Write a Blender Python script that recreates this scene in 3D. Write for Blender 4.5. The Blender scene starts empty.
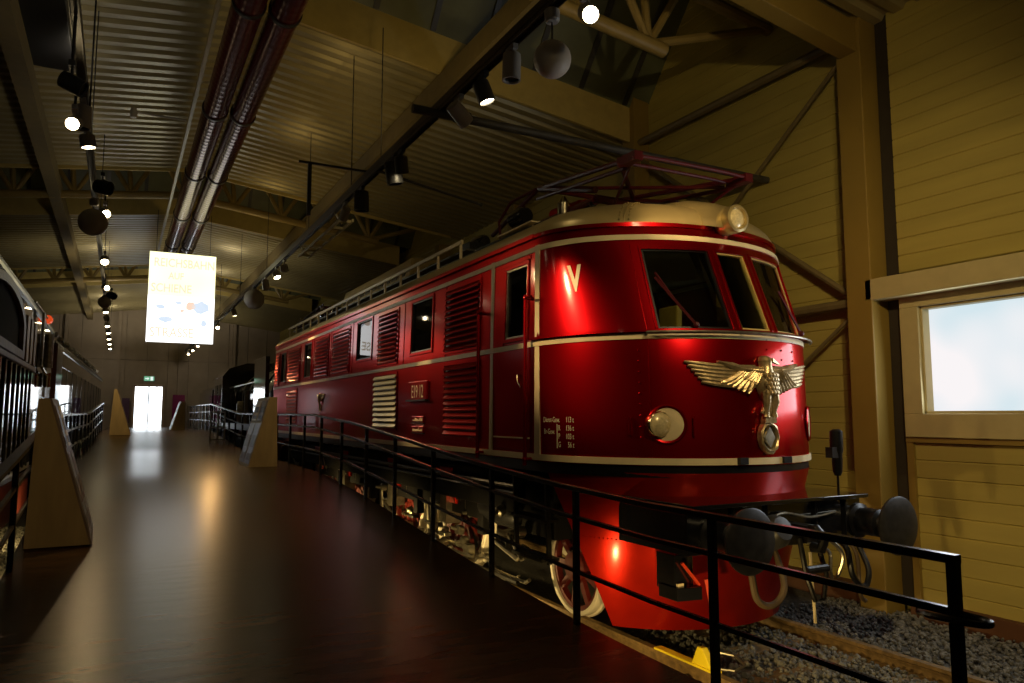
import bpy, math, random
from math import sin, cos, pi, sqrt, radians
from mathutils import Vector, Matrix, Quaternion
random.seed(7)
COL = bpy.context.scene.collection

# ------------------------------------------------------------------ materials
MATS = {}
def mat(name, base, rough=.5, metal=0., coat=0., var=.12, scale=6., bump=0., spec=.5, emit=None, estr=0., coat_r=.08, stretch=(1, 1, 1)):
    m = bpy.data.materials.new(name); m.use_nodes = True
    nt = m.node_tree; N = nt.nodes; K = nt.links
    b = N['Principled BSDF']
    b.inputs['Roughness'].default_value = rough
    b.inputs['Metallic'].default_value = metal
    b.inputs['Coat Weight'].default_value = coat
    b.inputs['Coat Roughness'].default_value = coat_r
    b.inputs['Specular IOR Level'].default_value = spec
    tc = N.new('ShaderNodeTexCoord'); mp = N.new('ShaderNodeMapping'); mp.inputs['Scale'].default_value = stretch
    K.new(tc.outputs['Object'], mp.inputs['Vector'])
    nz = N.new('ShaderNodeTexNoise'); nz.inputs['Scale'].default_value = scale; nz.inputs['Detail'].default_value = 4
    K.new(mp.outputs['Vector'], nz.inputs['Vector'])
    rp = N.new('ShaderNodeValToRGB')
    c = Vector(base)
    lo = c * (1 - var); hi = c * (1 + var)
    rp.color_ramp.elements[0].position = .3; rp.color_ramp.elements[1].position = .7
    rp.color_ramp.elements[0].color = (*lo, 1); rp.color_ramp.elements[1].color = (*[min(1, x) for x in hi], 1)
    K.new(nz.outputs['Fac'], rp.inputs['Fac']); K.new(rp.outputs['Color'], b.inputs['Base Color'])
    if bump:
        bp = N.new('ShaderNodeBump'); bp.inputs['Strength'].default_value = bump; bp.inputs['Distance'].default_value = .02
        K.new(nz.outputs['Fac'], bp.inputs['Height']); K.new(bp.outputs['Normal'], b.inputs['Normal'])
    if emit:
        b.inputs['Emission Color'].default_value = (*emit, 1); b.inputs['Emission Strength'].default_value = estr
    MATS[name] = m
    return m

def glass(name, tint, refl=.12, rough=.03):
    m = bpy.data.materials.new(name); m.use_nodes = True
    nt = m.node_tree; N = nt.nodes; K = nt.links
    N.remove(N['Principled BSDF']); out = N['Material Output']
    tr = N.new('ShaderNodeBsdfTransparent'); tr.inputs['Color'].default_value = (*tint, 1)
    gl = N.new('ShaderNodeBsdfGlossy'); gl.inputs['Roughness'].default_value = rough
    fr = N.new('ShaderNodeLayerWeight'); fr.inputs['Blend'].default_value = refl
    mx = N.new('ShaderNodeMixShader')
    K.new(fr.outputs['Fresnel'], mx.inputs['Fac']); K.new(tr.outputs[0], mx.inputs[1]); K.new(gl.outputs[0], mx.inputs[2])
    K.new(mx.outputs[0], out.inputs['Surface'])
    return m

def glow(name, c1, c2, strength, scale=1.2, stops=(.35, .65)):
    """a surface that gives off light: frosted daylight, a lamp, a lightbox"""
    m = bpy.data.materials.new(name); m.use_nodes = True
    nt = m.node_tree; N = nt.nodes; K = nt.links
    N.remove(N['Principled BSDF']); out = N['Material Output']
    e = N.new('ShaderNodeEmission'); e.inputs['Strength'].default_value = strength
    tc = N.new('ShaderNodeTexCoord'); nz = N.new('ShaderNodeTexNoise'); nz.inputs['Scale'].default_value = scale; nz.inputs['Detail'].default_value = 1
    rp = N.new('ShaderNodeValToRGB')
    rp.color_ramp.elements[0].position = stops[0]; rp.color_ramp.elements[1].position = stops[1]
    rp.color_ramp.elements[0].color = (*c1, 1); rp.color_ramp.elements[1].color = (*c2, 1)
    K.new(tc.outputs['Object'], nz.inputs['Vector']); K.new(nz.outputs['Fac'], rp.inputs['Fac'])
    K.new(rp.outputs['Color'], e.inputs['Color']); K.new(e.outputs[0], out.inputs['Surface'])
    return m

RED = mat('loco_red_paint', (.30, .0015, .004), .33, metal=.88, coat=.55, var=.05, scale=1.5, coat_r=.12, spec=.3)
SKIRT = mat('skirt_red_paint', (.40, .012, .004), .34, metal=.6, coat=.4, var=.1, scale=5, bump=.16, coat_r=.16, spec=.3)
PRED = mat('pantograph_red', (.07, .004, .007), .4, var=.2)
SILVER = mat('roof_aluminium_paint', (.46, .36, .16), .36, metal=.55, var=.12, scale=3, stretch=(1, .3, 1))
CREAM = mat('cream_trim', (.72, .60, .36), .4, var=.08)
BRASS = mat('cast_bronze', (.55, .42, .22), .36, metal=.75, var=.25, scale=25, bump=.2)
WHITE_P = mat('cream_lettering', (.85, .72, .5), .5, var=.04)
BLACK = mat('black_paint', (.006, .006, .007), .35, var=.3)
BLACKG = mat('gloss_black_paint', (.008, .008, .009), .12, coat=1., var=.2)
OILY = mat('oily_iron', (.010, .009, .007), .38, metal=.3, var=.6, scale=14, bump=.3)
STEEL = mat('worn_steel', (.38, .35, .27), .30, metal=.9, var=.25, scale=14)
RUSTY = mat('rusty_rail', (.20, .125, .045), .6, metal=.2, var=.35, scale=18, bump=.25)
GREYD = mat('dark_grey_steel', (.06, .058, .055), .4, metal=.3, var=.25)
TYRE = mat('white_tyre', (.75, .68, .52), .5, var=.1)
WHEELR = mat('wheel_red', (.12, .008, .003), .6, var=.25, scale=9)
YEL = mat('signal_yellow', (.85, .66, .02), .45, var=.08)
OCHRE = mat('ochre_boards', (.42, .34, .085), .55, var=.10, scale=1.6, stretch=(1, .35, 3), bump=.05)
OCHRE2 = mat('ochre_steel', (.27, .18, .036), .5, var=.08, scale=2)
FRAMEW = mat('pale_window_frame', (.50, .42, .20), .5, var=.06)
GAP = mat('dark_gap', (.03, .022, .012), .8)
CEIL = mat('corrugated_sheet', (.33, .28, .14), .36, metal=.25, var=.08, scale=2)
CEILB = mat('curb_board', (.48, .37, .12), .6, var=.08)
SKYG = mat('skylight_glass', (.12, .13, .07), .45, var=.35, scale=1.2)
BEAM = mat('roof_beam_paint', (.17, .13, .055), .55, var=.1)
TRUSSM = mat('truss_tube_paint', (.28, .20, .06), .45, var=.1)
DUCT = mat('red_brown_duct', (.075, .006, .006), .24, metal=.35, var=.15, scale=3)
FLOORM = mat('brown_floor', (.068, .034, .013), .27, var=.35, scale=3, bump=.08, spec=.14, stretch=(.6, 2.5, 1))
WOODP = mat('ply_panel', (.46, .35, .16), .5, var=.12, scale=3, stretch=(3, 3, .5))
PLATE_G = mat('grey_print_panel', (.36, .34, .31), .35, var=.15, scale=5)
PLATE_B = mat('brown_print_panel', (.24, .18, .13), .4, var=.2, scale=6)
GRAVEL = mat('grey_gravel', (.07, .068, .060), .8, var=.5, scale=30, bump=.6)
STONE = mat('ballast_stone', (.15, .145, .125), .75, var=.5, scale=9)
GREYF = mat('light_grey_fixture', (.42, .40, .36), .4, var=.05)
TRACKM = mat('lighting_track', (.10, .085, .055), .35, metal=.5, var=.1)
GLOBEM = mat('globe_shell', (.52, .48, .43), .5, var=.05)
RAILM = mat('railing_black', (.004, .004, .004), .26, var=.3, spec=.4)
COACH = mat('coach_dark_paint', (.020, .014, .010), .09, coat=1., var=.2, coat_r=.04)
COACHR = mat('coach_brown_red', (.08, .014, .010), .3, coat=.5, var=.2)
BRONZEC = mat('bronze_cab_paint', (.13, .07, .022), .5, metal=.0, var=.25, scale=5)
ENDW = mat('end_wall_panel', (.34, .28, .21), .6, var=.08, scale=2)
MAG = mat('magenta_banner', (.25, .015, .12), .5, var=.2, scale=2)
RUBBER = mat('brown_hose', (.10, .065, .03), .6, var=.3)
CABIN = mat('cab_interior_green', (.16, .16, .09), .6, var=.15)
CABY = mat('cab_wood', (.45, .33, .10), .5, var=.15)
GLASS = glass('window_glass', (.72, .74, .62), .32)
GLASSD = glass('dark_window_glass', (.10, .11, .10), .35)
LENS = glow('lit_lamp_lens', (1, .74, .36), (1, .86, .56), 28, 8)
DAY = glow('frosted_daylight', (.70, .84, .90), (1.0, .96, .97), .95, 1.1, (.35, .6))
DAYD = glow('door_daylight', (.80, .92, 1.0), (1, 1, 1), 5.0, 1.0)
REDLAMP = mat('red_lamp_glass', (.5, .03, .01), .2, emit=(1, .1, .02), estr=.6)
HLENS = mat('headlamp_glass', (.75, .62, .33), .25, metal=.15, coat=1., var=.2, scale=40)
CHROME = mat('polished_rim', (.75, .66, .45), .18, metal=1., var=.05)

for m_ in (RED, SKIRT): m_.node_tree.nodes['Principled BSDF'].inputs['Specular Tint'].default_value = (1, .04, .03, 1)

# ------------------------------------------------------------------ mesh builder
class MB:
    def __init__(s): s.v = []; s.f = []
    def add(s, vs, fs):
        o = len(s.v); s.v += [Vector(p) for p in vs]; s.f += [tuple(i + o for i in f) for f in fs]; return s
    def box(s, x0, x1, y0, y1, z0, z1):
        v = [(x, y, z) for x in (x0, x1) for y in (y0, y1) for z in (z0, z1)]
        return s.add(v, [(0, 1, 3, 2), (4, 6, 7, 5), (0, 4, 5, 1), (2, 3, 7, 6), (0, 2, 6, 4), (1, 5, 7, 3)])
    def hexa(s, pts):   # 8 points: bottom loop of four, top loop of four
        return s.add(pts, [(3, 2, 1, 0), (4, 5, 6, 7), (0, 1, 5, 4), (1, 2, 6, 5), (2, 3, 7, 6), (3, 0, 4, 7)])
    def tube(s, p0, p1, r, n=10, r1=None, cap=True):
        return s.path([p0, p1], r, n, radii=[r, r if r1 is None else r1], cap=cap)
    def path(s, pts, r, n=8, radii=None, cap=True, closed=False):
        P = [Vector(p) for p in pts]; m = len(P)
        vs = []; up = None
        for i, p in enumerate(P):
            if closed: t = P[(i + 1) % m] - P[i - 1]
            else: t = P[min(i + 1, m - 1)] - P[max(i - 1, 0)]
            t.normalize()
            if up is None:
                up = Vector((0, 0, 1)) if abs(t.z) < .9 else Vector((1, 0, 0))
            a = t.cross(up); a.normalize(); b = a.cross(t); up = b
            rr = radii[i] if radii else r
            vs += [p + (a * cos(2 * pi * k / n) + b * sin(2 * pi * k / n)) * rr for k in range(n)]
        fs = []
        for i in range(m if closed else m - 1):
            for k in range(n):
                j = (i + 1) % m; k2 = (k + 1) % n
                fs.append((i * n + k, i * n + k2, j * n + k2, j * n + k))
        if cap and not closed:
            fs.append(tuple(range(n - 1, -1, -1))); fs.append(tuple(range((m - 1) * n, m * n)))
        return s.add(vs, fs)
    def bar(s, p0, p1, w, h, up=(0, 0, 1)):  # rectangular bar
        p0 = Vector(p0); p1 = Vector(p1); t = (p1 - p0).normalized(); up = Vector(up)
        a = t.cross(up).normalized() * w / 2; b = a.cross(t).normalized() * h / 2
        return s.hexa([p0 - a - b, p0 + a - b, p0 + a + b, p0 - a + b, p1 - a - b, p1 + a - b, p1 + a + b, p1 - a + b])
    def lathe(s, prof, o, axis, n=24, caps=True):   # prof: (radius, height along the axis)
        o = Vector(o); ax = Vector(axis).normalized()
        a = ax.orthogonal().normalized(); b = ax.cross(a)
        vs = [o + ax * h + (a * cos(2 * pi * k / n) + b * sin(2 * pi * k / n)) * r for r, h in prof for k in range(n)]
        fs = [(i * n + k, i * n + (k + 1) % n, (i + 1) * n + (k + 1) % n, (i + 1) * n + k) for i in range(len(prof) - 1) for k in range(n)]
        if caps: fs.append(tuple(range(n - 1, -1, -1))); fs.append(tuple(range((len(prof) - 1) * n, len(prof) * n)))
        return s.add(vs, fs)
    def prism(s, outline, mp, d0, d1):   # outline of (u, v); mp(u, v, d) -> point
        n = len(outline)
        vs = [mp(u, v, d0) for u, v in outline] + [mp(u, v, d1) for u, v in outline]
        return s.add(vs, [tuple(range(n - 1, -1, -1)), tuple(range(n, 2 * n))] + [(i, (i + 1) % n, n + (i + 1) % n, n + i) for i in range(n)])
    def sphere(s, c, r, n=20, m=12, sc=(1, 1, 1)):
        prof = [(r * sin(pi * i / m), -r * cos(pi * i / m)) for i in range(m + 1)]
        o = len(s.v); s.lathe([(max(a, 1e-4), h) for a, h in prof], (0, 0, 0), (0, 0, 1), n)
        for i in range(o, len(s.v)): q = s.v[i]; s.v[i] = Vector((q.x * sc[0] + c[0], q.y * sc[1] + c[1], q.z * sc[2] + c[2]))
        return s
    def grid(s, rows, wrap=False):   # rows of points
        n = len(rows[0]); fs = []
        for i in range(len(rows) - 1):
            for k in range(n if wrap else n - 1):
                fs.append((i * n + k, i * n + (k + 1) % n, (i + 1) * n + (k + 1) % n, (i + 1) * n + k))
        return s.add([p for r in rows for p in r], fs)
    def build(s, name, m, parent=None, smooth=False, at=None, bevel=0., recalc=True):
        base = Vector(at) if at is not None else origin_of(parent)
        me = bpy.data.meshes.new(name)
        me.from_pydata([v - base for v in s.v], [], s.f)
        import bmesh
        bm = bmesh.new(); bm.from_mesh(me)
        if recalc: bmesh.ops.recalc_face_normals(bm, faces=bm.faces)
        if smooth:
            for f in bm.faces: f.smooth = True
            for e in bm.edges:
                if len(e.link_faces) == 2 and e.calc_face_angle(0) > .6: e.smooth = False
        bm.to_mesh(me); bm.free()
        me.materials.append(m)
        o = bpy.data.objects.new(name, me); COL.objects.link(o)
        if parent is not None: o.parent = parent
        else: o.location = base
        if bevel:
            md = o.modifiers.new('bevel', 'BEVEL'); md.width = bevel; md.segments = 2; md.limit_method = 'ANGLE'
        return o
def islands(mb):
    par = list(range(len(mb.v)))
    def find(i):
        while par[i] != i: par[i] = par[par[i]]; i = par[i]
        return i
    for f in mb.f:
        for a in f[1:]: par[find(a)] = find(f[0])
    groups = {}
    for f in mb.f: groups.setdefault(find(f[0]), []).append(f)
    out = []
    for fs in groups.values():
        ids = sorted({i for f in fs for i in f}); mp = {i: k for k, i in enumerate(ids)}
        q = MB(); q.v = [mb.v[i] for i in ids]; q.f = [tuple(mp[i] for i in f) for f in fs]; out.append(q)
    return out
def build_each(mb, name, m, parent, **kw):
    return [q.build(name, m, parent, **kw) for q in islands(mb)]
BASE = {}
def origin_of(o):
    while o is not None:
        if o.name in BASE: return BASE[o.name]
        if o.parent is None: return o.location.copy()
        o = o.parent
    return Vector((0, 0, 0))
def tag(o, label, cat, group=None, kind=None):
    if label: o['label'] = label
    if cat: o['category'] = cat
    if group: o['group'] = group
    if kind: o['kind'] = kind
    return o
def thing(name, loc, label, cat, group=None):
    o = bpy.data.objects.new(name, None); COL.objects.link(o); o.location = loc; o.empty_display_size = .1
    BASE[o.name] = Vector(loc)
    return tag(o, label, cat, group)
def struct(o, label=None):
    o['kind'] = 'structure'
    if label: o['label'] = label
    return o
def copy_tree(o, parent=None):
    c = o.copy(); COL.objects.link(c); c.parent = parent
    for ch in list(o.children): copy_tree(ch, c)
    return c
def glyphs(txt, size, xs=1., fat=0.):
    cu = bpy.data.curves.new('t', 'FONT'); cu.body = txt; cu.size = size; cu.resolution_u = 3; cu.fill_mode = 'FRONT'; cu.offset = fat
    ob = bpy.data.objects.new('t', cu); COL.objects.link(ob)
    dg = bpy.context.evaluated_depsgraph_get(); dg.update()
    me = bpy.data.meshes.new_from_object(ob.evaluated_get(dg))
    vs = [(v.co.x * xs, v.co.y) for v in me.vertices]; fs = [tuple(p.vertices) for p in me.polygons]
    bpy.data.objects.remove(ob); bpy.data.curves.remove(cu); bpy.data.meshes.remove(me)
    w = max(v[0] for v in vs) - min(v[0] for v in vs) if vs else 0
    return vs, fs, w
def add_text(mb, txt, size, mp, xs=1., u0=0., v0=0., center=False, fat=0.):
    vs, fs, w = glyphs(txt, size, xs, fat)
    du = u0 - (w / 2 if center else 0)
    mb.add([mp(u + du, v + v0, 0) for u, v in vs], fs)

# ------------------------------------------------------------------ camera
HC = 2.1; FPX = 743.
cam_d = bpy.data.cameras.new('camera'); cam = bpy.data.objects.new('camera', cam_d); COL.objects.link(cam)
cam.location = (0, 0, HC); cam.rotation_euler = (radians(90 + 5.688), 0, radians(-27.82))
cam_d.sensor_width = 36; cam_d.lens = FPX / 1024 * 36; cam_d.clip_start = .05; cam_d.clip_end = 200
bpy.context.scene.camera = cam

def floor_z(y): return sum(floor_raw(y + .18 * k) for k in range(-5, 6)) / 11
def floor_raw(y):
    k = [(-6, .40), (4.2, .41), (5.4, .455), (6.9, .54), (8, .63), (9.4, .75), (11.7, .93), (14.2, 1.06), (24, 1.08), (32, 1.5), (60, 1.5)]
    for (a, b), (c, d) in zip(k, k[1:]):
        if y <= c: return b + (d - b) * (y - a) / (c - a)
    return k[-1][1]
RIDGE = 1.2
def roof_z(x): return 7.75 - .128 * abs(x - RIDGE)
XL, XR, YN, YF = -5.9, 8.12, -5., 44.

# ================================================================== setting
def left_edge(y): return -.86 + max(0, y - 20) * .0215
m = MB()
ys = [-5, 0, 2] + [2.6 + .3 * i for i in range(48)] + [18, 20, 22] + [22.6 + .5 * i for i in range(22)] + [36, 40, 44]
sec = []
for y in ys:
    z = floor_z(y); l = left_edge(y)
    sec.append([(l + .3, y, -.3), (l + .3, y, z - .12), (l, y, z - .12), (l, y, z)] + [(l + (3.36 - l) * i / 6, y, z) for i in range(1, 6)] + [(3.36, y, z), (3.36, y, z - .12), (3.0, y, z - .12), (3.0, y, -.3)])
m.grid(sec)
struct(m.build('floor', FLOORM, at=(1, 0, 0), smooth=True), 'dark brown walkway floor ramping up between the trains')
m = MB()
rows = []
for i in range(61):
    y = YN + (YF - YN) * i / 60
    rows.append([(x, y, -.14 + random.uniform(-.012, .012)) for x in [XL + (XR - XL) * k / 40 for k in range(41)]])
m.grid(rows)
struct(m.build('ground', GRAVEL, at=(0, 0, 0)), 'grey gravel track bed')

# right wall: real tongue-and-groove boards
def board_wall(x, y0, y1, z0, z1, pitch, sgn, holes=(), mb=None):
    m = mb or MB()
    z = z0
    prof = []
    while z < z1 - 1e-6:
        e = min(z + pitch, z1)
        prof += [(x + .012 * sgn, z), (x, z + .012), (x, e - .012), (x + .012 * sgn, e)]
        z = e
    m.grid([[(px, y, pz) for px, pz in prof] for y in (y0, y1)])
    return m
m = MB()
board_wall(8.06, 5.75, 10.6, 0, 9.6, .2, 1, mb=m); board_wall(8.06, 10.6, YF, 0, 7.3, .2, 1, mb=m); m.box(8.12, 8.3, 5.3, 10.6, 7.5, 10.5); m.box(8.12, 8.3, 18, 22.5, 7.5, 10.5); m.box(8.12, 8.3, 30.3, 34.8, 7.5, 10.5)
board_wall(7.98, -5, 3.1, 0, 7.3, .2, 1, mb=m)
board_wall(7.98, 3.1, 5.45, 0, 1.9, .2, 1, mb=m); board_wall(7.98, 3.1, 5.45, 3.75, 7.3, .2, 1, mb=m)
m.box(8.12, 8.3, YN, 3.1, -.3, 7.5); m.box(8.12, 8.3, 5.3, YF, -.3, 7.5); m.box(8.12, 8.3, 3.1, 5.3, -.3, 2.0); m.box(8.12, 8.3, 3.1, 5.3, 3.5, 7.5)
struct(m.build('wall_right', OCHRE, at=(8.1, 10, 0)), 'ochre horizontally boarded wall behind the red locomotive')
m = MB(); m.box(8.0, 8.08, 5.46, 5.62, 0, 7.2)
struct(m.build('trim_1', GAP, at=(8, 5.5, 0)), 'dark gap strip beside the front wall column')
m = MB(); m.box(7.9, 8.07, 5.96, YF, -.2, .10); m.box(7.88, 7.99, -5, 5.45, -.2, .07)
struct(m.build('baseboard_right', mat('brown_base', (.10, .035, .012), .6), at=(8, 5, 0)))
# window in right wall
m = MB()
for z0, z1 in ((1.86, 2.12), (3.32, 3.46)): m.box(7.9, 8.1, 3.12, 5.42, z0, z1)
for y0, y1 in ((5.2, 5.42), (3.12, 3.3)): m.box(7.9, 8.1, y0, y1, 2.12, 3.32)
m.box(7.94, 8.1, 5.17, 5.2, 2.12, 3.32); m.box(7.94, 8.1, 3.3, 5.2, 2.12, 2.15); m.box(7.94, 8.1, 3.3, 5.2, 3.29, 3.32)
w = struct(m.build('window_1', FRAMEW, at=(8, 4.2, 2.1), bevel=.006), 'bright frosted window in the ochre wall')
MB().box(8.06, 8.09, 3.28, 5.19, 2.13, 3.31).build('pane', DAY, w)
m = MB().box(7.72, 7.97, 2.2, 5.72, 3.44, 3.69)
struct(m.build('trim_2', FRAMEW, at=(7.9, 4, 3.5), bevel=.01), 'pale header box beam above the window')
m = MB(); m.box(7.94, 7.985, 3.0, 3.08, 0, 1.86); m.box(7.94, 7.985, 5.36, 5.44, 0, 1.86); m.box(7.93, 7.985, 3.0, 5.44, 1.80, 1.88)
struct(m.build('trim_3', OCHRE2, at=(7.95, 4.2, 0)), 'frame of the boarded gate below the window')
# far wall, left wall, near wall
m = MB()
for k in range(14):
    x0 = XL + k * 1.02; x1 = min(x0 + 1.0, XR)
    for z0, z1 in ((-.3, 2.55), (2.58, 5.0), (5.03, 8.4)):
        if x1 > .66 and x0 < 2.12 and z0 < 3.6:
            if z1 < 3.6:
                if x0 < .66: m.box(x0, .66, 44, 44.1, z0, z1)
                if x1 > 2.12: m.box(2.12, x1, 44, 44.1, z0, z1)
                continue
            if x0 < .66: m.box(x0, .66, 44, 44.1, z0, z1); 
            if x1 > 2.12: m.box(2.12, x1, 44, 44.1, z0, z1)
            m.box(max(x0, .66), min(x1, 2.12), 44, 44.1, 3.72, z1); continue
        m.box(x0, x1, 44, 44.1, z0, z1)
m.box(XL, .66, 44.1, 44.2, -.3, 8.6); m.box(2.12, XR, 44.1, 44.2, -.3, 8.6); m.box(.66, 2.12, 44.1, 44.2, 3.72, 8.6)
for x in (-2.6, -.2, 2.75, 5.5): m.box(x, x + .16, 43.82, 44, -.3, 7.6)
struct(m.build('wall_far', ENDW, at=(1, 44, 0)), 'grey panelled end wall with the bright exit door')
m = MB(); m.box(XL - .2, XL, YN, YF, -.3, 8)
struct(m.build('wall_left', ENDW, at=(XL, 20, 0)))
m = MB(); m.box(XL, XR, YN - .2, YN, -.3, 8.6)
struct(m.build('wall_near', ENDW, at=(1, YN, 0)))
# door
m = MB()
for x0, x1 in ((.62, .74), (2.04, 2.16)): m.box(x0, x1, 43.9, 44.08, 1.5, 3.72)
m.box(.62, 2.16, 43.9, 44.08, 3.62, 3.76)
d = struct(m.build('door_1', mat('door_frame', (.45, .36, .28), .5), at=(1.4, 44, 1.5)), 'bright glazed exit door in the far end wall')
MB().box(.74, 2.04, 44.02, 44.05, 1.5, 3.62).build('pane', DAYD, d)
m = MB(); m.box(1.36, 1.42, 43.97, 44.02, 1.5, 3.62); m.box(1.75, 1.79, 43.96, 44.02, 1.5, 3.62)
m.build('door_frame', FRAMEW, d)

# ceiling: corrugated sheets, ribs running from ridge to eaves
def corrugated(m, y0, y1):
    n = round((y1 - y0) / .29); p = (y1 - y0) / n; prof = []
    for i in range(n):
        y = y0 + i * p
        prof += [(y, 0), (y + p * .42, 0), (y + p * .55, .055), (y + p * .87, .055)]
    prof.append((y1, 0))
    xs = [XL, RIDGE, XR]
    m.grid([[(x, y, roof_z(x) + h) for y, h in prof] for x in xs])
m = MB()
SHEETS = [(-5, 6.1), (10.2, 18.3), (22.4, 30.5), (34.6, 44)]
for a, b in SHEETS: corrugated(m, a, b)
struct(m.build('ceiling', CEIL, at=(1, 10, 7)), 'corrugated metal roof sheets under the gable')
SKY = [(6.1, 10.2), (18.3, 22.4), (30.5, 34.6)]
for i, (a, b) in enumerate(SKY):
    m = MB()
    for y0, y1 in ((a - .06, a), (b, b + .06)):
        for x0, x1 in ((XL, RIDGE), (RIDGE, 7.74)):
            z0, z1 = roof_z(x0), roof_z(x1)
            m.hexa([(x0, y0, z0 - .04), (x1, y0, z1 - .04), (x1, y1, z1 - .04), (x0, y1, z0 - .04), (x0, y0, z0 + .6), (x1, y0, z1 + .6), (x1, y1, z1 + .6), (x0, y1, z0 + .6)])
    struct(m.build('trim_%d' % (4 + i), CEILB, at=(1, a, 7.5)), 'curb boards around a roof skylight')
    ym = (a + b) / 2
    m = MB(); x = XL
    k = 0
    while x < XR - .3:
        z = roof_z(x) + .6
        m.bar((x, a, z), (x, ym, z + 2.4), .06, .09, (1, 0, 0)); m.bar((x, b, z), (x, ym, z + 2.4), .06, .09, (1, 0, 0)); x += .9
    for x0, x1 in ((XL, RIDGE), (RIDGE, XR)): m.bar((x0, ym, roof_z(x0) + 3.0), (x1, ym, roof_z(x1) + 3.0), .12, .1)
    w = struct(m.build('window_%d' % (2 + i), GREYD, at=(1, ym, 8)), 'dark glazed ridge skylight across the roof')
    m = MB()
    for x0, x1 in ((XL, RIDGE), (RIDGE, XR)):
        for e in (a, b):
            m.add([(x0, e, roof_z(x0) + .58), (x1, e, roof_z(x1) + .58), (x1, ym, roof_z(x1) + 3.07), (x0, ym, roof_z(x0) + 3.07)], [(0, 1, 2, 3)])
    m.build('pane', SKYG, w)
    m = MB()
    for x in (XL + .05,): m.add([(x, a, roof_z(x)), (x, b, roof_z(x)), (x, b, roof_z(x) + .7), (x, ym, roof_z(x) + 3.1), (x, a, roof_z(x) + .7)], [(0, 1, 2, 3, 4)])
    m.build('gable', CEILB, w)
# trusses in the skylights
def truss(y, name_i):
    m = MB(); bot = lambda x: roof_z(x) - .27 - .05 * max(0, RIDGE + 2 - x) * 0; top = lambda x: roof_z(x) + .75
    xe0, xe1, n = -3.45, 5.85, 8
    m.path([(xe0 - .26, y, bot(xe0 - .26)), (RIDGE, y, bot(RIDGE)), (xe1 + .26, y, bot(xe1 + .26))], .092, 14)
    m.path([(XL + .1, y, top(XL)), (RIDGE, y, top(RIDGE)), (XR - .1, y, top(XR))], .085, 10)
    h = (xe1 - xe0) / n
    for k in range(n + 1):
        x = xe0 + h * k
        m.tube((x, y, bot(x)), (x - .10, y, top(x - .1)), .055, 8)
        for d in (-h * .5, h * .5): m.tube((x, y, bot(x)), (x + d, y, top(x + d)), .055, 8)
    m.tube((xe1, y, bot(xe1)), (XR - .15, y, top(XR)), .06, 8); m.tube((xe0, y, bot(xe0)), (XL + .1, y, top(XL)), .06, 8)
    o = struct(m.build('roof_truss', TRUSSM, at=(RIDGE, y, 7.5), smooth=True)); o['label'] = 'tubular steel truss inside a roof skylight'
for i, y in enumerate((7.3, 19.5, 31.7)): truss(y, i)
# purlins
for i, x in enumerate((-1.5, 4.25)):
    m = MB().box(x - .12, x + .12, YN, YF, roof_z(x) - .36, roof_z(x) - .03)
    struct(m.build('beam', BEAM, at=(x, 10, 7.2)), 'lengthwise ochre roof beam')
# columns and rafters on right
for y in (1.35, 5.8, 10.25, 14.7, 19.15, 23.6, 28.0, 32.5, 37):
    m = MB(); m.box(7.72, 8.05, y - .17, y + .17, -.15, roof_z(7.9) - .02 if y not in (5.8, 10.25) else 8.9)
    if abs(y - 5.8) < .1:
        x0, x1 = 4.0, 7.9
        m.hexa([(x0, y - .12, roof_z(x0) - .32), (x1, y - .12, roof_z(x1) - .42), (x1, y + .12, roof_z(x1) - .42), (x0, y + .12, roof_z(x0) - .32), (x0, y - .12, roof_z(x0) - .02), (x1, y - .12, roof_z(x1) - .02), (x1, y + .12, roof_z(x1) - .02), (x0, y + .12, roof_z(x0) - .02)])
    struct(m.build('column', OCHRE2, at=(7.9, y, 0), bevel=.012), 'ochre steel wall column')
# wall bracing
def brace(label, pts):
    m = MB()
    for a, b, r in pts: m.tube(a, b, r, 8)
    o = m.build('wall_brace', BEAM, at=pts[0][0], smooth=True); struct(o, label)
brace('brace rods crossing the wall behind the locomotive cab', [((7.85, 5.9, 6.8), (7.85, 10.2, 6.85), .06), ((7.86, 5.95, 6.6), (7.86, 10.2, 3.5), .03), ((7.9, 5.95, 3.5), (7.9, 10.2, 6.6), .04), ((7.86, 5.95, 3.46), (7.86, 10.2, 3.46), .06), ((7.86, 5.95, 3.35), (7.86, 10.2, .3), .025)])

# ------------------------------------------------------------------ tracks
def rail(x, y0, y1, label, group=None):
    m = MB()
    prof = [(-.07, -.15), (.07, -.15), (.07, -.135), (.012, -.115), (.012, -.045), (.036, -.032), (.036, 0), (-.036, 0), (-.036, -.032), (-.012, -.045), (-.012, -.115), (-.07, -.135)]
    n = len(prof)
    m.add([(x + a, y0, b) for a, b in prof] + [(x + a, y1, b) for a, b in prof], [(i, (i + 1) % n, n + (i + 1) % n, n + i) for i in range(n)] + [tuple(range(n)), tuple(range(2 * n - 1, n - 1, -1))])
    return tag(m.build('rail', RUSTY, at=(x, y0, -.15)), label, 'rail', group)
rail(4.42, 1.2, 43.5, 'steel rail under the walkway side of the red locomotive')
rail(6.20, 1.2, 43.5, 'rusty rail nearest the ochre wall')
rail(-2.1, 2, 43.5, 'rail nearest the walkway under the dark trains')
rail(-3.6, 2, 43.5, 'outer rail under the dark trains')
k = 0
for y in [1.6 + .62 * i for i in range(8)]:
    m = MB().box(4.05, 6.6, y, y + .24, -.27, -.115)
    tag(m.build('sleeper', RUSTY, at=(5.3, y, -.27), bevel=.01), 'wooden sleeper half buried in the gravel before the locomotive', 'sleeper', 'sleepers in front of the locomotive')
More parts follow.
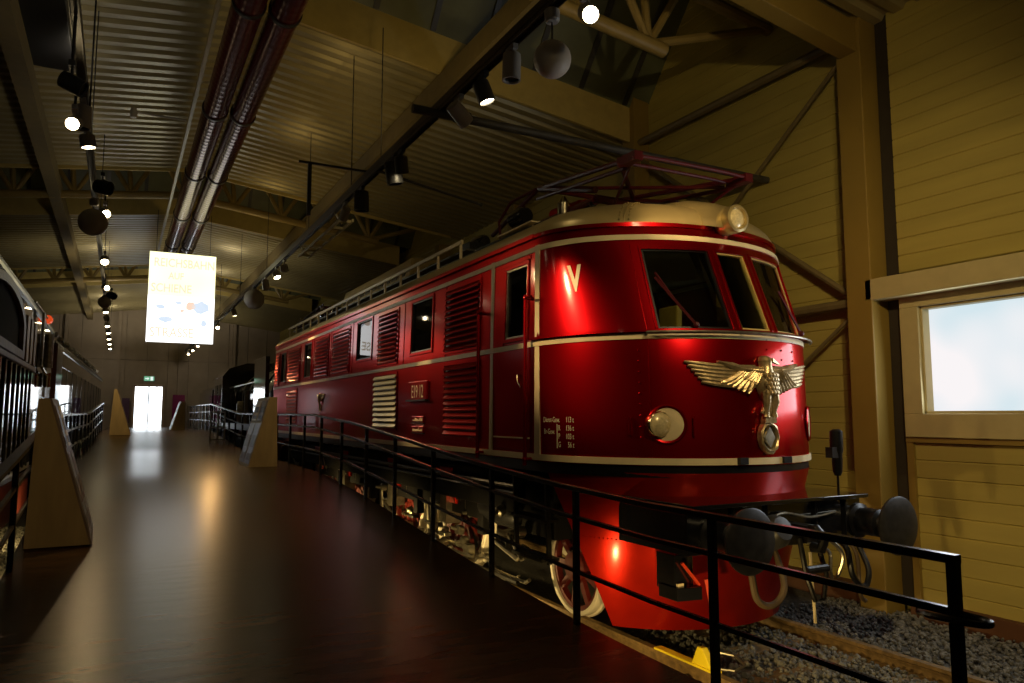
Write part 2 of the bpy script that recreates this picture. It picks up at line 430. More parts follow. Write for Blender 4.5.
# ballast stones
def stones(x0, x1, y0, y1, n, name, label, skip=()):
    ico = [(0, 0, 1)] + [(.894 * cos(2 * pi * k / 5), .894 * sin(2 * pi * k / 5), .447) for k in range(5)] + [(.894 * cos(2 * pi * (k + .5) / 5), .894 * sin(2 * pi * (k + .5) / 5), -.447) for k in range(5)] + [(0, 0, -1)]
    fc = [(0, 1 + k, 1 + (k + 1) % 5) for k in range(5)] + [(1 + k, 6 + k, 1 + (k + 1) % 5) for k in range(5)] + [(1 + (k + 1) % 5, 6 + k, 6 + (k + 1) % 5) for k in range(5)] + [(11, 6 + (k + 1) % 5, 6 + k) for k in range(5)]
    vs = []; fs = []
    for i in range(n):
        x = random.uniform(x0, x1); y = random.uniform(y0, y1)
        if any(abs(x - s) < .075 for s in skip): continue
        r = random.uniform(.015, .034); o = len(vs)
        q = Quaternion((random.gauss(0, 1), random.gauss(0, 1), random.gauss(0, 1), random.gauss(0, 1))).normalized()
        c = Vector((x, y, -.135 + random.uniform(0, .035)))
        sc = Vector((random.uniform(.7, 1.3), random.uniform(.7, 1.2), random.uniform(.6, 1)))
        for p in ico: vs.append(q @ (Vector(p) * r * random.uniform(.8, 1.15) * 1.0 * sc) + c)
        fs += [tuple(a + o for a in f) for f in fc]
    m = MB(); m.v = vs; m.f = fs
    tag(m.build(name, STONE, at=((x0 + x1) / 2, (y0 + y1) / 2, -.14), recalc=False), label, 'gravel', kind='stuff')
stones(3.3, 7.95, 1.4, 6.4, 11000, 'ballast', 'loose grey track stones around the rails before the locomotive', (4.42, 6.2))
stones(-2.1, -.6, 7, 18, 4200, 'ballast', 'lamp-lit yellow track stones beside the left railing', (-2.1,))

# ================================================================== red electric locomotive
XC, WB, Y0, Y1 = 5.31, 1.56, 6.65, 21.0
A = Y1 - Y0
def lerp(x, ks):
    if x <= ks[0][0]: return ks[0][1]
    for (a, b), (c, d) in zip(ks, ks[1:]):
        if x <= c: return b + (d - b) * (x - a) / (c - a)
    return ks[-1][1]
def LN(z): return lerp(z, [(1.5, 1.62), (1.66, 1.63), (2.84, 1.59), (3.82, 1.19), (3.95, 1.12)])
def WZ(z): return lerp(z, [(2.9, WB), (3.95, WB - .03)])
def surf(q, z, d=0.):
    def raw(q):
        w = WZ(z)
        if q < -A: t = -(q + A); return Vector((XC - w * cos(t), Y1 + LN(z) * sin(t), z))
        if q < 0: return Vector((XC - w, Y0 - q, z))
        if q <= pi: return Vector((XC - w * cos(q), Y0 - LN(z) * sin(q), z))
        return Vector((XC + w, Y0 + q - pi, z))
    p = raw(q)
    if d:
        t = raw(q + 2e-3) - raw(q - 2e-3); t.normalize()
        p = p + Vector((t.y, -t.x, 0)) * d
    return p
def qy(y): return Y0 - y          # left side coordinate
loco = thing('electric_locomotive', (XC, 5.0, 0), 'large dark red electric locomotive with silver roof and bronze eagle on its nose', 'locomotive')
HOLES = [(.93, 1.385, 2.90, 3.70), (1.45, 1.69, 2.90, 3.70), (1.756, 2.21, 2.90, 3.70)]
SIDEW = [(6.78, 7.26, 2.93, 3.70), (9.47, 10.28, 3.0, 3.74), (12.24, 13.12, 3.08, 3.76), (16.72, 17.42, 2.96, 3.74), (19.55, 20.2, 2.96, 3.72)]
for a, b, c, d in SIDEW: HOLES.append((qy(b), qy(a), c, d))
HOLES += [(pi + a - Y0, pi + b - Y0, c, d) for a, b, c, d in SIDEW[:2]]
qs = set([-A - pi + pi * k / 20 for k in range(21)] + [-A + A * k / 16 for k in range(17)] + [pi * k / 48 for k in range(49)] + [pi + A * k / 10 for k in range(11)])
zs = set([1.645, 1.66, 1.9, 2.2, 2.5, 2.84, 3.3, 3.5, 3.82, 3.95])
for a, b, c, d in HOLES: qs |= {a, b}; zs |= {c, d}
qs = sorted(qs); zs = sorted(zs)
m = MB(); nq = len(qs)
for z in zs: m.v += [surf(q, z) for q in qs]
for i in range(len(zs) - 1):
    for k in range(nq - 1):
        if qs[k + 1] - qs[k] < 1e-9: continue
        qc = (qs[k] + qs[k + 1]) / 2; zc = (zs[i] + zs[i + 1]) / 2
        if any(a < qc < b and c < zc < d for a, b, c, d in HOLES): continue
        m.f.append((i * nq + k, i * nq + k + 1, (i + 1) * nq + k + 1, (i + 1) * nq + k))
body = m.build('body_shell', RED, loco, smooth=True)
def slab(m, q0, q1, z0, z1, d0, d1, n=None):
    n = n or max(1, int(abs(q1 - q0) / .06) if -.01 <= q0 and q1 <= pi + .01 else (1 if q0 >= -A and q1 <= 0 else int(abs(q1 - q0) / .1) + 1))
    if q0 < -.001 and q1 > .001 or q0 < -A - .001: n = max(n, 200)
    vs = []
    for i in range(n + 1):
        q = q0 + (q1 - q0) * i / n
        vs += [surf(q, z0, d0), surf(q, z0, d1), surf(q, z1, d1), surf(q, z1, d0)]
    fs = [(3, 2, 1, 0), tuple(4 * n + k for k in range(4))]
    for i in range(n):
        for k in range(4): fs.append((4 * i + k, 4 * i + (k + 1) % 4, 4 * i + 4 + (k + 1) % 4, 4 * i + 4 + k))
    return m.add(vs, fs)
def rim(m, q0, q1, z0, z1, wq, wz, d0, d1):
    slab(m, q0 - wq, q1 + wq, z1, z1 + wz, d0, d1); slab(m, q0 - wq, q1 + wq, z0 - wz, z0, d0, d1)
    slab(m, q0 - wq, q0, z0, z1, d0, d1); slab(m, q1, q1 + wq, z0, z1, d0, d1)
# front windows
for k, (a, b, c, d) in enumerate(HOLES[:3]):
    m = MB(); rim(m, a, b, c, d, .018, .03, -.05, .012)
    fr = m.build('windshield_frame', RED, loco, bevel=.004)
    m = MB(); rim(m, a + .012, b - .012, c + .018, d - .018, .012, .018, -.035, -.012); m.build('gasket', BLACK if k == 0 else CABY, fr)
    m = MB(); slab(m, a, b, c, d, -.028, -.022); g = m.build('windshield', GLASS, loco)
for j, (y0, y1, c, d) in enumerate(SIDEW):
    m = MB(); rim(m, qy(y1), qy(y0), c, d, .04, .04, -.06, .014)
    fr = m.build('window_frame', RED, loco, bevel=.004)
    m = MB(); rim(m, qy(y1) + .02, qy(y0) - .02, c + .02, d - .02, .02, .02, -.04, .004); m.build('gasket', STEEL if j == 0 else BLACK, fr)
    m = MB(); slab(m, qy(y1), qy(y0), c, d, -.03, -.022); m.build('side_window', GLASSD, loco)
# cab interior
m = MB(); m.box(XC - 1.48, XC + 1.48, 8.4, 8.46, 1.8, 3.9)
for zz in (1.76, 3.88):
    cz = [surf(pi * i / 24, zz, -.07) for i in range(25)]
    m.prism([(p.x, p.y) for p in cz] + [(XC + 1.46, 21), (XC - 1.46, 21)], lambda u, v, d: Vector((u, v, d)), zz - .02, zz + .02)
inner = m.build('cab_interior', CABIN, loco)
m = MB(); m.box(XC - 1.2, XC - .3, 5.75, 6.2, 1.8, 2.78); m.box(XC - .25, XC + .95, 5.7, 6.1, 1.8, 2.7); m.box(XC - .2, XC - .12, 6.0, 6.3, 2.7, 3.25)
m.build('control_desk', CABY, inner, bevel=.02)
m = MB(); m.box(XC - 1.0, XC - .6, 6.9, 7.3, 2.2, 2.28); m.box(XC - 1.0, XC - .6, 7.25, 7.32, 2.28, 2.85); m.tube((XC - .8, 7.1, 1.8), (XC - .8, 7.1, 2.2), .05)
m.build('driver_seat', BLACK, inner, bevel=.02)
m = MB(); m.box(XC - 1.45, XC - .9, 9.2, 20, 1.8, 3.7); m.build('machine_room_cabinet', GREYD, inner)
# cream stripes
def stripe(name, z0, z1, d, q0=-A - pi, q1=pi + A):
    m = MB(); slab(m, q0, 0, z0, z1, -.01, d, 220 if q0 < -A else 2); slab(m, 0, pi, z0, z1, -.01, d, 64); slab(m, pi, q1, z0, z1, -.01, d, 2)
    return m.build(name, CREAM, loco, smooth=True)
stripe('waist_stripe', 2.805, 2.86, .010); stripe('upper_stripe', 3.80, 3.855, .010); stripe('lower_stripe', 1.655, 1.715, .016)
m = MB(); slab(m, 0, pi, 2.868, 2.892, -.01, .05, 64); m.build('window_ledge', RED, loco, smooth=True)
m = MB()
for q in (.86, 1.42, 1.72, 2.26): m.path([surf(q, 2.86, .0), surf(q, 2.86, .09)], .012, 6)
m.path([surf(.86 + (2.4 - .86) * i / 30, 2.86, .085) for i in range(31)], .013, 8); m.build('front_grab_rail', STEEL, loco, smooth=True)
m = MB(); slab(m, -A - pi, 0, 3.945, 3.99, -.05, .03, 220); slab(m, 0, pi, 3.945, 3.985, -.05, .018, 64); slab(m, pi, pi + A, 3.945, 3.99, -.05, .03, 2)
m.build('rain_gutter', RED, loco, smooth=True)
m = MB(); slab(m, -A - pi, 0, 1.54, 1.652, -.07, -.01, 220); slab(m, 0, pi, 1.54, 1.652, -.07, -.01, 64); slab(m, pi, pi + A, 1.54, 1.652, -.07, -.01, 2); m.build('black_valance', BLACK, loco, smooth=True)
# doors
m = MB()
slab(m, qy(7.5), qy(6.70), 1.74, 2.80, 0, .012); slab(m, qy(7.5), qy(6.70), 3.74, 3.78, 0, .012); slab(m, qy(7.5), qy(7.30), 2.86, 3.74, 0, .012)
door = m.build('cab_door', RED, loco, bevel=.004)
m = MB(); p = surf(qy(6.86), 2.45, .012); m.path([p + Vector((0, .02, .07)), p + Vector((-.045, .02, .07)), p + Vector((-.05, 0, 0)), p + Vector((-.05, -.07, -.06))], .010, 6); m.build('handle', CHROME, door, smooth=True)
m = MB(); slab(m, qy(7.5), qy(6.7), 1.86, 1.875, .012, .03); m.build('kick_strip', CREAM, door)
m = MB()
for a, b in ((6.56, 6.62), (7.57, 7.64)): slab(m, qy(b), qy(a), 1.715, 3.86, -.01, .016)
build_each(m, 'door_post_trim', CREAM, loco)
for y, z0, z1 in ((7.79, 1.62, 3.32), (6.66, 1.60, 3.34)):
    m = MB(); p0 = surf(qy(y), z0, .09); p1 = surf(qy(y), z1, .09)
    m.tube(p0, p1, .021, 10)
    for p in (p0 + Vector((0, 0, .06)), p1 - Vector((0, 0, .03))): m.tube(p, p + Vector((.1, 0, 0)), .018, 8); m.sphere(p, .03, 8, 6)
    m.tube(p1 - Vector((0, 0, .03)), p1 + Vector((.0, -.12, -.03)), .014, 8)
    m.build('handrail', PRED if False else RED, loco, smooth=True)
# louvres
def louvre(y0, y1, z0, z1, pitch, mt):
    m = MB(); rim(m, qy(y1), qy(y0), z0, z1, .035, .03, -.002, .014); fr = m.build('louvre_frame', RED, loco)
    m = MB(); n = int(round((z1 - z0) / pitch))
    for i in range(n):
        za = z0 + (z1 - z0) * i / n; h = (z1 - z0) / n
        q0, q1 = qy(y1), qy(y0)
        pts = []
        for q in (q0, q1):
            pts += [surf(q, za + .12 * h, .034), surf(q, za + .34 * h, .036), surf(q, za + .96 * h, .004), surf(q, za + .80 * h, -.002)]
        m.add(pts, [(3, 2, 1, 0), (4, 5, 6, 7)] + [(k, (k + 1) % 4, 4 + (k + 1) % 4, 4 + k) for k in range(4)])
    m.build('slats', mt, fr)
    m = MB(); slab(m, qy(y1), qy(y0), z0, z1, .001, .0035); m.build('backing', BLACK, fr)
for a, b, c, d, p, mt in ((7.95, 8.98, 2.92, 3.72, .07, RED), (7.95, 8.98, 1.84, 2.74, .075, RED), (10.9, 11.85, 2.92, 3.74, .075, RED), (10.88, 12.0, 1.90, 2.74, .085, SILVER), (13.62, 14.85, 2.92, 3.74, .075, RED),  # silver slats paint reflected light onto the lower louvre
                          (15.2, 16.3, 2.92, 3.74, .075, RED), (17.9, 19.25, 2.92, 3.72, .08, RED), (18.1, 19.25, 1.9, 2.72, .08, RED), (20.45, 20.95, 2.92, 3.72, .08, RED)):
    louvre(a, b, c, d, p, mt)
m = MB()
for y in (8.99, 7.93, 10.6, 13.4, 15.0, 16.5): slab(m, qy(y + .02), qy(y), 2.87, 3.79, -.002, .008)
build_each(m, 'panel_seam', RED, loco)
# roof
m = MB(); rows = []
NP = 10
for i in range(NP + 1):
    f = (pi / 2) * i / NP * .985
    cw = cos(f) ** .8; z = 3.97 + .40 * sin(f) ** .95
    row = []
    w = 1.535 * cw; l = 1.11 * cw
    for k in range(21): t = pi - pi * k / 20; row.append((XC - w * cos(t), Y1 + l * sin(t), z))
    row.append((XC - w, 14, z)); row.append((XC - w, 8, z))
    for k in range(33): t = pi * k / 32; row.append((XC - w * cos(t), Y0 - l * sin(t), z))
    row.append((XC + w, 14, z))
    rows.append(row)
m.grid(rows, wrap=True); m.f.append(tuple(range(NP * len(rows[0]), (NP + 1) * len(rows[0]))))
roof = m.build('roof', SILVER, loco, smooth=True)
m = MB()
pts = []
for i in range(15):
    f = (pi / 2) * i / 14 * .98; cw = cos(f) ** .8
    for_q = .86
    pts.append(Vector((XC - 1.545 * cw * cos(for_q), Y0 - 1.12 * cw * sin(for_q), 3.972 + .402 * sin(f) ** .95)))
m.path(pts, .007, 6)
for p in pts[:11]:
    for d in (-.05, .05): m.sphere(p + Vector((d * .8, -d * .5, .003)), .010, 6, 4)
m.build('roof_seam', SILVER, roof, smooth=True)
# cowl and headlight
m = MB(); rows = []
for y, r, zc in ((5.40, .17, 4.0), (5.6, .20, 4.06), (5.95, .26, 4.12), (6.5, .34, 4.12)):
    rows.append([(XC + r * 1.15 * cos(pi * k / 12), y, zc - .05 + (r + .05) * sin(pi * k / 12)) for k in range(13)])
m.grid(rows); m.f.append(tuple(range(13))); m.build('headlight_cowl', SILVER, roof, smooth=True)
m = MB(); m.lathe([(.09, .3), (.135, .24), (.142, .05), (.138, 0), (.112, -.01), (.104, .02), (.095, .024)], (XC + .02, 5.31, 4.04), (0, 1, 0), 28, caps=False)
hl = m.build('headlight', SILVER, loco, smooth=True)
m = MB(); m.lathe([(.11, .03), (.08, .008), (.04, -.004), (.001, -.006)], (XC + .02, 5.31, 4.04), (0, 1, 0), 24); m.build('lens', HLENS, hl, smooth=True)
# lower headlamps
for q in (.95, pi - .95):
    ctr = surf(q, 2.02, 0); n = (surf(q, 2.02, .1) - ctr).normalized(); tt = Vector((-n.y, n.x, 0)); sg = 1 if q < 2 else -1
    m = MB(); m.lathe([(.15, -.01), (.178, .0), (.182, .012), (.168, .022), (.15, .016)], ctr, n, 28, caps=False); h = m.build('headlamp_ring', RED, loco, smooth=True)
    m = MB(); m.lathe([(.17, .012), (.10, .008), (.001, .006)], ctr, n, 28); m.build('bowl', CREAM, h, smooth=True)
    c2 = ctr - tt * 0 + n * .0; c2 = c2 + (Vector((-.052, .045, 0)) if sg == 1 else Vector((.052, .045, 0)))
    ax = (Vector((0, -1, 0)) * .85 + n * .35).normalized()
    if sg < 0: c2 = ctr - n * .07; ax = n
    m = MB(); m.lathe([(.115, -.06), (.12, .02), (.112, .034)], c2 + n * .02, ax, 24, caps=False); m.build('bezel', CHROME, h, smooth=True)
    m = MB(); m.lathe([(.113, .022), (.085, .048), (.04, .062), (.001, .066)], c2 + n * .02, ax, 24); m.build('lens', HLENS, h, smooth=True)
# rivets and small fittings of the nose
m = MB(); m.path([surf(.86, z, .001) for z in (1.72, 2.2, 2.8)], .004, 6); m.path([surf(.86, z, .001) for z in (2.87, 3.3, 3.79)], .004, 6)
m.build('panel_seam', RED, loco); m = MB()
for z in [1.9 + .1 * i for i in range(9)]: m.sphere(surf(.80, z, .002), .011, 6, 4)
for z in [2.45 + .09 * i for i in range(5)]:
    for q in (1.62, 1.76, 1.9): m.sphere(surf(q, z + .0, .002), .010, 6, 4)
build_each(m, 'rivet', RED, loco, smooth=True)
m = MB()
for q in (.74, 1.10): p = surf(q, 2.0, .03); m.tube(p + Vector((0, 0, .08)), p - Vector((0, 0, .08)), .012, 6); m.tube(p + Vector((0, 0, .08)), surf(q, 2.08, 0), .01, 6); m.tube(p - Vector((0, 0, .08)), surf(q, 1.92, 0), .01, 6)
m.build('lamp_grab_iron', RED, loco, smooth=True)
m = MB()
for q in (1.38, 1.72): p = surf(q, 1.69, .03); m.add([p + Vector((a * .05, b, c * .03)) for a in (-1, 1) for b in (-.02, .02) for c in (-1, 1)], [(0, 1, 3, 2), (4, 6, 7, 5), (0, 4, 5, 1), (2, 3, 7, 6), (0, 2, 6, 4), (1, 5, 7, 3)])
build_each(m, 'lamp_socket', BLACK, loco)
m = MB()
p0 = surf(1.15, 2.93, .035); p1 = surf(.975, 3.40, .03); m.bar(p0, p1, .03, .022); m.bar(surf(1.09, 3.08, .028), surf(.985, 3.45, .02), .04, .014); m.sphere(p0, .03, 8, 6)
m.build('wiper', PRED, loco)
m = MB(); p0 = surf(2.1, 2.93, .035); m.bar(p0, surf(1.93, 3.35, .03), .018, .018); m.sphere(p0, .03, 8, 6); m.build('wiper', PRED, loco)
# lettering
m = MB(); add_text(m, 'V', .36, lambda u, v, d: surf(.445 + u / 1.36, v, .006), .62, 0, 3.32, True, .013)
m.build('class_letter', WHITE_P, loco)
m = MB()
mp = lambda u, v, d: surf(.13 + u / 1.58, v - .035, .005)
for txt, u, v in (('Dienst-Gew.', -.01, 2.07), ('113 t', .30, 2.07), ('Br-Gew.', 0, 1.955), ('R', .205, 1.99), ('136 t', .30, 1.99), ('P', .205, 1.91), ('103 t', .30, 1.91), ('G', .205, 1.83), ('56 t', .325, 1.83)):
    add_text(m, txt, .075, mp, .62, u, v)
slab(m, .13 + .185 / 1.58, .13 + .193 / 1.58, 1.785, 2.015, .002, .005)
m.build('weight_inscription', WHITE_P, loco)
m = MB(); add_text(m, 'E19 12', .26, lambda u, v, d: surf(qy(9.93) + u, v, .03), .66, 0, 2.35, True)
pm = MB(); slab(pm, qy(10.3), qy(9.56), 2.32, 2.58, 0, .026); pl = pm.build('number_plate', RED, loco, bevel=.006)
m.build('number', WHITE_P, pl)
pm = MB(); slab(pm, qy(10.32), qy(9.54), 2.30, 2.325, 0, .06); pm.build('plate_shelf_shadow', BLACK, pl)
for z in (2.0, 1.86):
    pm = MB(); slab(pm, qy(10.15), qy(9.7), z, z + .09, 0, .02); pl = pm.build('small_plate', RED, loco, bevel=.004)
    m = MB()
    for i in range(9):
        u = qy(10.1) + i * .043; h = random.uniform(.02, .05); slab(m, u, u + .022, z + .022, z + .022 + h, .02, .026)
    m.build('raised_marks', WHITE_P, pl)
    m = MB(); slab(m, qy(10.16), qy(9.69), z - .012, z, 0, .03); m.build('plate_shelf_shadow', BLACK, pl)  # black strip painted as the shadow under the small plate
# eagle emblem
def eagle(mp, k, parent, name):
    root = MB()
    # body: lofted feathered torso
    rows = []
    for v, w, h in ((.655, .012, .04), (.64, .048, .08), (.605, .062, .10), (.565, .050, .095), (.52, .066, .10), (.46, .095, .12), (.39, .105, .125), (.32, .085, .11), (.26, .055, .08), (.24, .02, .04)):
        rows.append([mp(k * w * cos(pi * i / 10), k * (v - .3), k * (h * sin(pi * i / 10))) for i in range(11)])
    root.grid(rows)
    for sx in (-1, 1):   # legs and claws
        root.path([mp(k * sx * .045, k * .02, k * .07), mp(k * sx * .052, k * -.08, k * .075), mp(k * sx * .045, k * -.16, k * .06), mp(k * sx * .05, k * -.215, k * .06)], .03 * k, 8, radii=[.045 * k, .040 * k, .022 * k, .028 * k])
    for q, (ta, tl) in enumerate(((-.5, .17), (-.25, .2), (0, .21), (.25, .2), (.5, .17))):   # tail fan
        root.path([mp(0, k * -.03, k * .05), mp(k * .5 * tl * sin(ta), k * (-.03 - .5 * tl * cos(ta)), k * .05), mp(k * tl * sin(ta), k * (-.03 - tl * cos(ta)), k * .035)], .02 * k, 6, radii=[.02 * k, .026 * k, .016 * k])
    for r_ in range(5):   # breast feathers
        for c_ in range(-2, 3):
            vv = .47 - .04 * r_; uu = .032 * c_ + (.016 if r_ % 2 else 0); hh = .125 * max(.0, 1 - (uu / .115) ** 2) ** .5
            if abs(uu) < .09: root.sphere(mp(k * uu, k * (vv - .3), k * hh * .93), .021 * k, 8, 5, (1, 1, 1.35))
    root.hexa([mp(k * a, k * (b - .3), k * c) for a, b, c in ((.03, .595, .05), (.115, .572, .06), (.125, .575, .07), (.03, .63, .06), (.03, .595, .10), (.12, .569, .09), (.12, .577, .09), (.03, .63, .10))])
    e = root.build(name, BRASS, parent, smooth=True)
    for s in (-1, 1):
        m = MB()
        def feather(u0, v0, u1, v1, w, h0, h1):
            du, dv = u1 - u0, v1 - v0; L = sqrt(du * du + dv * dv); nu, nv = -dv / L, du / L
            vs = []; N = 6
            for i in range(N + 1):
                f = i / N; ww = w * (1 - .15 * f) * (1 if f < .9 else .6); cu, cv = u0 + du * f, v0 + dv * f - .018 * sin(pi * f)
                h = h0 + (h1 - h0) * f
                for a, hh in ((-1, 0), (-.95, h * .7), (0, h), (.95, h * .75), (1, 0)):
                    vs.append(mp(k * s * (cu + nu * ww * a), k * (cv + nv * ww * a - .3), k * hh))
            fs = [(i * 5 + j, i * 5 + j + 1, i * 5 + 6 + j, i * 5 + 5 + j) for i in range(N) for j in range(4)] + [tuple(range(5)), tuple(range(N * 5, N * 5 + 5))]
            m.add(vs, fs)
        for i in range(6): feather(.12, .545 - .034 * i, .80 - .030 * i, .590 - .037 * i, .021, .040, .022)
        feather(.03, .50, .44, .575, .034, .085, .055); feather(.05, .53, .50, .59, .02, .075, .05)
        for i in range(6): feather(.11 + .03 * i, .525 - .004 * i, .20 + .055 * i, .30 + .018 * i, .026, .060, .036)
        for i in range(5): feather(.07 + .025 * i, .52, .13 + .035 * i, .385 + .012 * i, .024, .078, .055)
        m.build('wing', BRASS, e)
    m = MB()   # claws and wreath
    m.hexa([mp(k * a, k * (b - .3), k * c) for a, b, c in ((-.07, .03, 0), (.07, .03, 0), (.06, .09, 0), (-.06, .09, 0), (-.07, .03, .06), (.07, .03, .06), (.06, .09, .07), (-.06, .09, .07))])
    N = 36; vs = []
    for i in range(N):
        t = 2 * pi * i / N; lobe = 1 + .05 * cos(9 * t)
        for a, hh in ((1.0, 0), (.95 * lobe, .045), (.8, .055), (.70, .04), (.68, 0)):
            vs.append(mp(k * .118 * a * cos(t), k * (-.10 + .155 * a * sin(t) - .3), k * hh))
    m.add(vs, [(i * 5 + j, i * 5 + j + 1, ((i + 1) % N) * 5 + j + 1, ((i + 1) % N) * 5 + j) for i in range(N) for j in range(4)])
    m.build('wreath', BRASS, e, smooth=True)
    m = MB(); m.add([mp(k * a, k * (b - .4), k * c) for a, b, c in ((0, -.112, .02), (.072, 0, .02), (0, .112, .02), (-.072, 0, .02), (0, -.1, .04), (.062, 0, .04), (0, .1, .04), (-.062, 0, .04))], [(0, 1, 5, 4), (1, 2, 6, 5), (2, 3, 7, 6), (3, 0, 4, 7), (4, 5, 6, 7)])
    dm = m.build('diamond', STEEL, e)
    m = MB(); m.prism([(.082 * cos(2 * pi * i / 24), .108 * sin(2 * pi * i / 24)) for i in range(24)], lambda u, v, d: mp(k * u, k * (v - .4), d), .002, .006); m.build('wreath_ground', BLACK, e)
    return e
eagle(lambda u, v, d: surf(pi / 2 + u / 1.56, 2.30 + v, .012 + d), 1.0, loco, 'eagle_emblem')
eagle(lambda u, v, d: surf(qy(15.7) + u, 2.42 + v, .008 + d), .42, loco, 'side_eagle')
# skirt
def sk(t, f, d=0.):   # t: 0..1 around, f: 0 bottom .. 1 top
    z = .12 + f * 1.46
    w = 1.27 + .26 * f; l = 1.20 + .40 * f; y0 = 6.62
    q0 = .56 - .46 * f
    q = q0 + (pi - 2 * q0) * t
    return Vector((XC - (w + d) * cos(q), y0 - (l + d) * sin(q), z))
m = MB(); NT = 44
m.grid([[sk(i / NT, f / 10) for i in range(NT + 1)] for f in range(11)])
o_ = len(m.v); m.grid([[sk(i / NT, f / 10, -.03) for i in range(NT + 1)] for f in range(11)])
for i in range(NT): m.f.append((i, i + 1, o_ + i + 1, o_ + i))
for f in range(10):
    m.f.append((f * (NT + 1), (f + 1) * (NT + 1), o_ + (f + 1) * (NT + 1), o_ + f * (NT + 1)))
    m.f.append((f * (NT + 1) + NT, (f + 1) * (NT + 1) + NT, o_ + (f + 1) * (NT + 1) + NT, o_ + f * (NT + 1) + NT))
skirt = m.build('front_skirt', SKIRT, loco, smooth=True)
m = MB()
for i in range(22): m.sphere(sk(.03 + .012 * i, .57, .002), .008, 6, 4)
m.build('rivet_row', SKIRT, skirt, smooth=True)
# buffer beam and platform
m = MB(); m.box(4.13, 6.24, 4.78, 5.72, .96, 1.335); m.box(4.13, 6.26, 4.70, 5.72, 1.335, 1.372)
for x in (4.6, 5.0, 5.6, 6.0): m.box(x, x + .03, 4.75, 4.79, .98, 1.335)
beam = m.build('buffer_beam', BLACKG, loco, bevel=.006)
for x in (4.41, 6.21):
    m = MB(); m.lathe([(.16, 0), (.16, .03), (.125, .05), (.125, .24), (.09, .26), (.09, .40)], (x, 4.79, 1.12), (0, -1, 0), 24)
    b = m.build('buffer', BLACK, loco, smooth=True)
    m = MB(); m.lathe([(.10, 0), (.255, .02), (.26, .045), (.245, .056), (.12, .068), (.001, .072)], (x, 4.41, 1.12), (0, -1, 0), 36); m.build('buffer_head', mat('buffer_iron', (.028, .027, .027), .45, metal=.3, var=.4, scale=12), b, smooth=True)
# coupling gear
m = MB(); m.box(XC - .06, XC + .06, 4.55, 4.9, 1.02, 1.16); m.path([(XC, 4.62, 1.12), (XC, 4.5, 1.13), (XC, 4.42, 1.06), (XC, 4.46, .98), (XC, 4.55, .98)], .045, 10)
m.path([(XC - .1, 4.6, 1.05), (XC - .12, 4.52, .75), (XC - .05, 4.5, .55), (XC + .05, 4.5, .55), (XC + .12, 4.52, .75), (XC + .1, 4.6, 1.05)], .022, 8); m.tube((XC - .13, 4.52, .8), (XC + .13, 4.52, .8), .035)
m.build('screw_coupling', OILY, loco, smooth=True)
m = MB(); m.lathe([(.001, .2), (.10, .19), (.14, .12), (.145, 0), (.145, -.22), (.1, -.25)], (5.0, 4.75, 1.08), (0, -.7, .3), 20); m.build('air_tank', GREYD, loco, smooth=True)
def hose(pts, r, mt, name='brake_hose'):
    P = [Vector(p) for p in pts]; out = []
    for i in range(len(P) - 1):
        a = P[max(i - 1, 0)]; b = P[i]; c = P[i + 1]; d = P[min(i + 2, len(P) - 1)]
        for k in range(6):
            t = k / 6; out.append(.5 * ((2 * b) + (c - a) * t + (2 * a - 5 * b + 4 * c - d) * t * t + (3 * b - a - 3 * c + d) * t ** 3))
    out.append(P[-1]); m = MB(); m.path(out, r, 8)
    return m.build(name, mt, loco, smooth=True)
hose([(5.75, 4.85, 1.02), (5.78, 4.6, .95), (5.8, 4.55, .7), (5.95, 4.55, .58), (6.08, 4.6, .72), (6.1, 4.75, .98)], .026, BLACK)
hose([(4.75, 4.9, 1.0), (4.72, 4.7, .85), (4.75, 4.65, .58), (4.95, 4.66, .52), (5.12, 4.7, .66), (5.14, 4.85, 1.0)], .03, RUBBER)
hose([(6.0, 4.85, 1.0), (6.05, 4.7, .85), (6.03, 4.66, .5), (6.1, 4.66, .42)], .02, RUBBER)
hose([(5.45, 4.85, 1.02), (5.5, 4.6, 1.05), (5.62, 4.5, .9), (5.6, 4.55, .7)], .018, STEEL, 'air_pipe')
hose([(5.5, 4.85, .98), (5.58, 4.62, .92), (5.52, 4.55, .75), (5.62, 4.6, .62)], .016, STEEL, 'air_pipe')
hose([(4.6, 4.85, 1.3), (4.9, 4.7, 1.22), (5.2, 4.75, 1.25), (5.5, 4.72, 1.2), (5.9, 4.78, 1.22)], .012, STEEL, 'air_pipe')
m = MB(); m.tube((4.45, 4.82, .98), (4.85, 4.8, .96), .016, 8); m.tube((4.9, 4.8, .96), (5.05, 4.8, .955), .016, 8); m.build('coupling_bar', CREAM, loco, smooth=True)
m = MB(); m.box(4.22, 4.42, 5.05, 5.3, .62, .92); m.hexa([(4.2, 5.0, .55), (4.44, 4.96, .55), (4.44, 5.2, .55), (4.2, 5.25, .55), (4.2, 5.0, .66), (4.44, 4.96, .66), (4.44, 5.2, .66), (4.2, 5.25, .66)])
gb = m.build('cable_socket_box', BLACKG, loco, bevel=.008)
m = MB(); m.bar((4.27, 5.02, .86), (4.43, 4.99, .67), .03, .02); m.bar((4.47, 4.95, .72), (4.5, 4.93, .52), .035, .03); build_each(m, 'red_lever', mat('lever_red', (.75, .06, .02), .4), gb)
m = MB(); m.box(4.225, 4.29, 5.02, 5.045, .62, .69); m.build('data_plate', CREAM, gb)
m = MB(); m.tube((6.1, 4.9, 1.37), (6.1, 4.9, 1.56), .012, 6); m.lathe([(.03, 0), (.045, .04), (.05, .2), (.06, .24), (.06, .42), (.03, .44)], (6.1, 4.9, 1.53), (0, 0, 1), 14); m.box(5.99, 6.1, 4.86, 4.94, 1.70, 1.80)
m.build('jumper_socket', BLACK, loco, smooth=True)
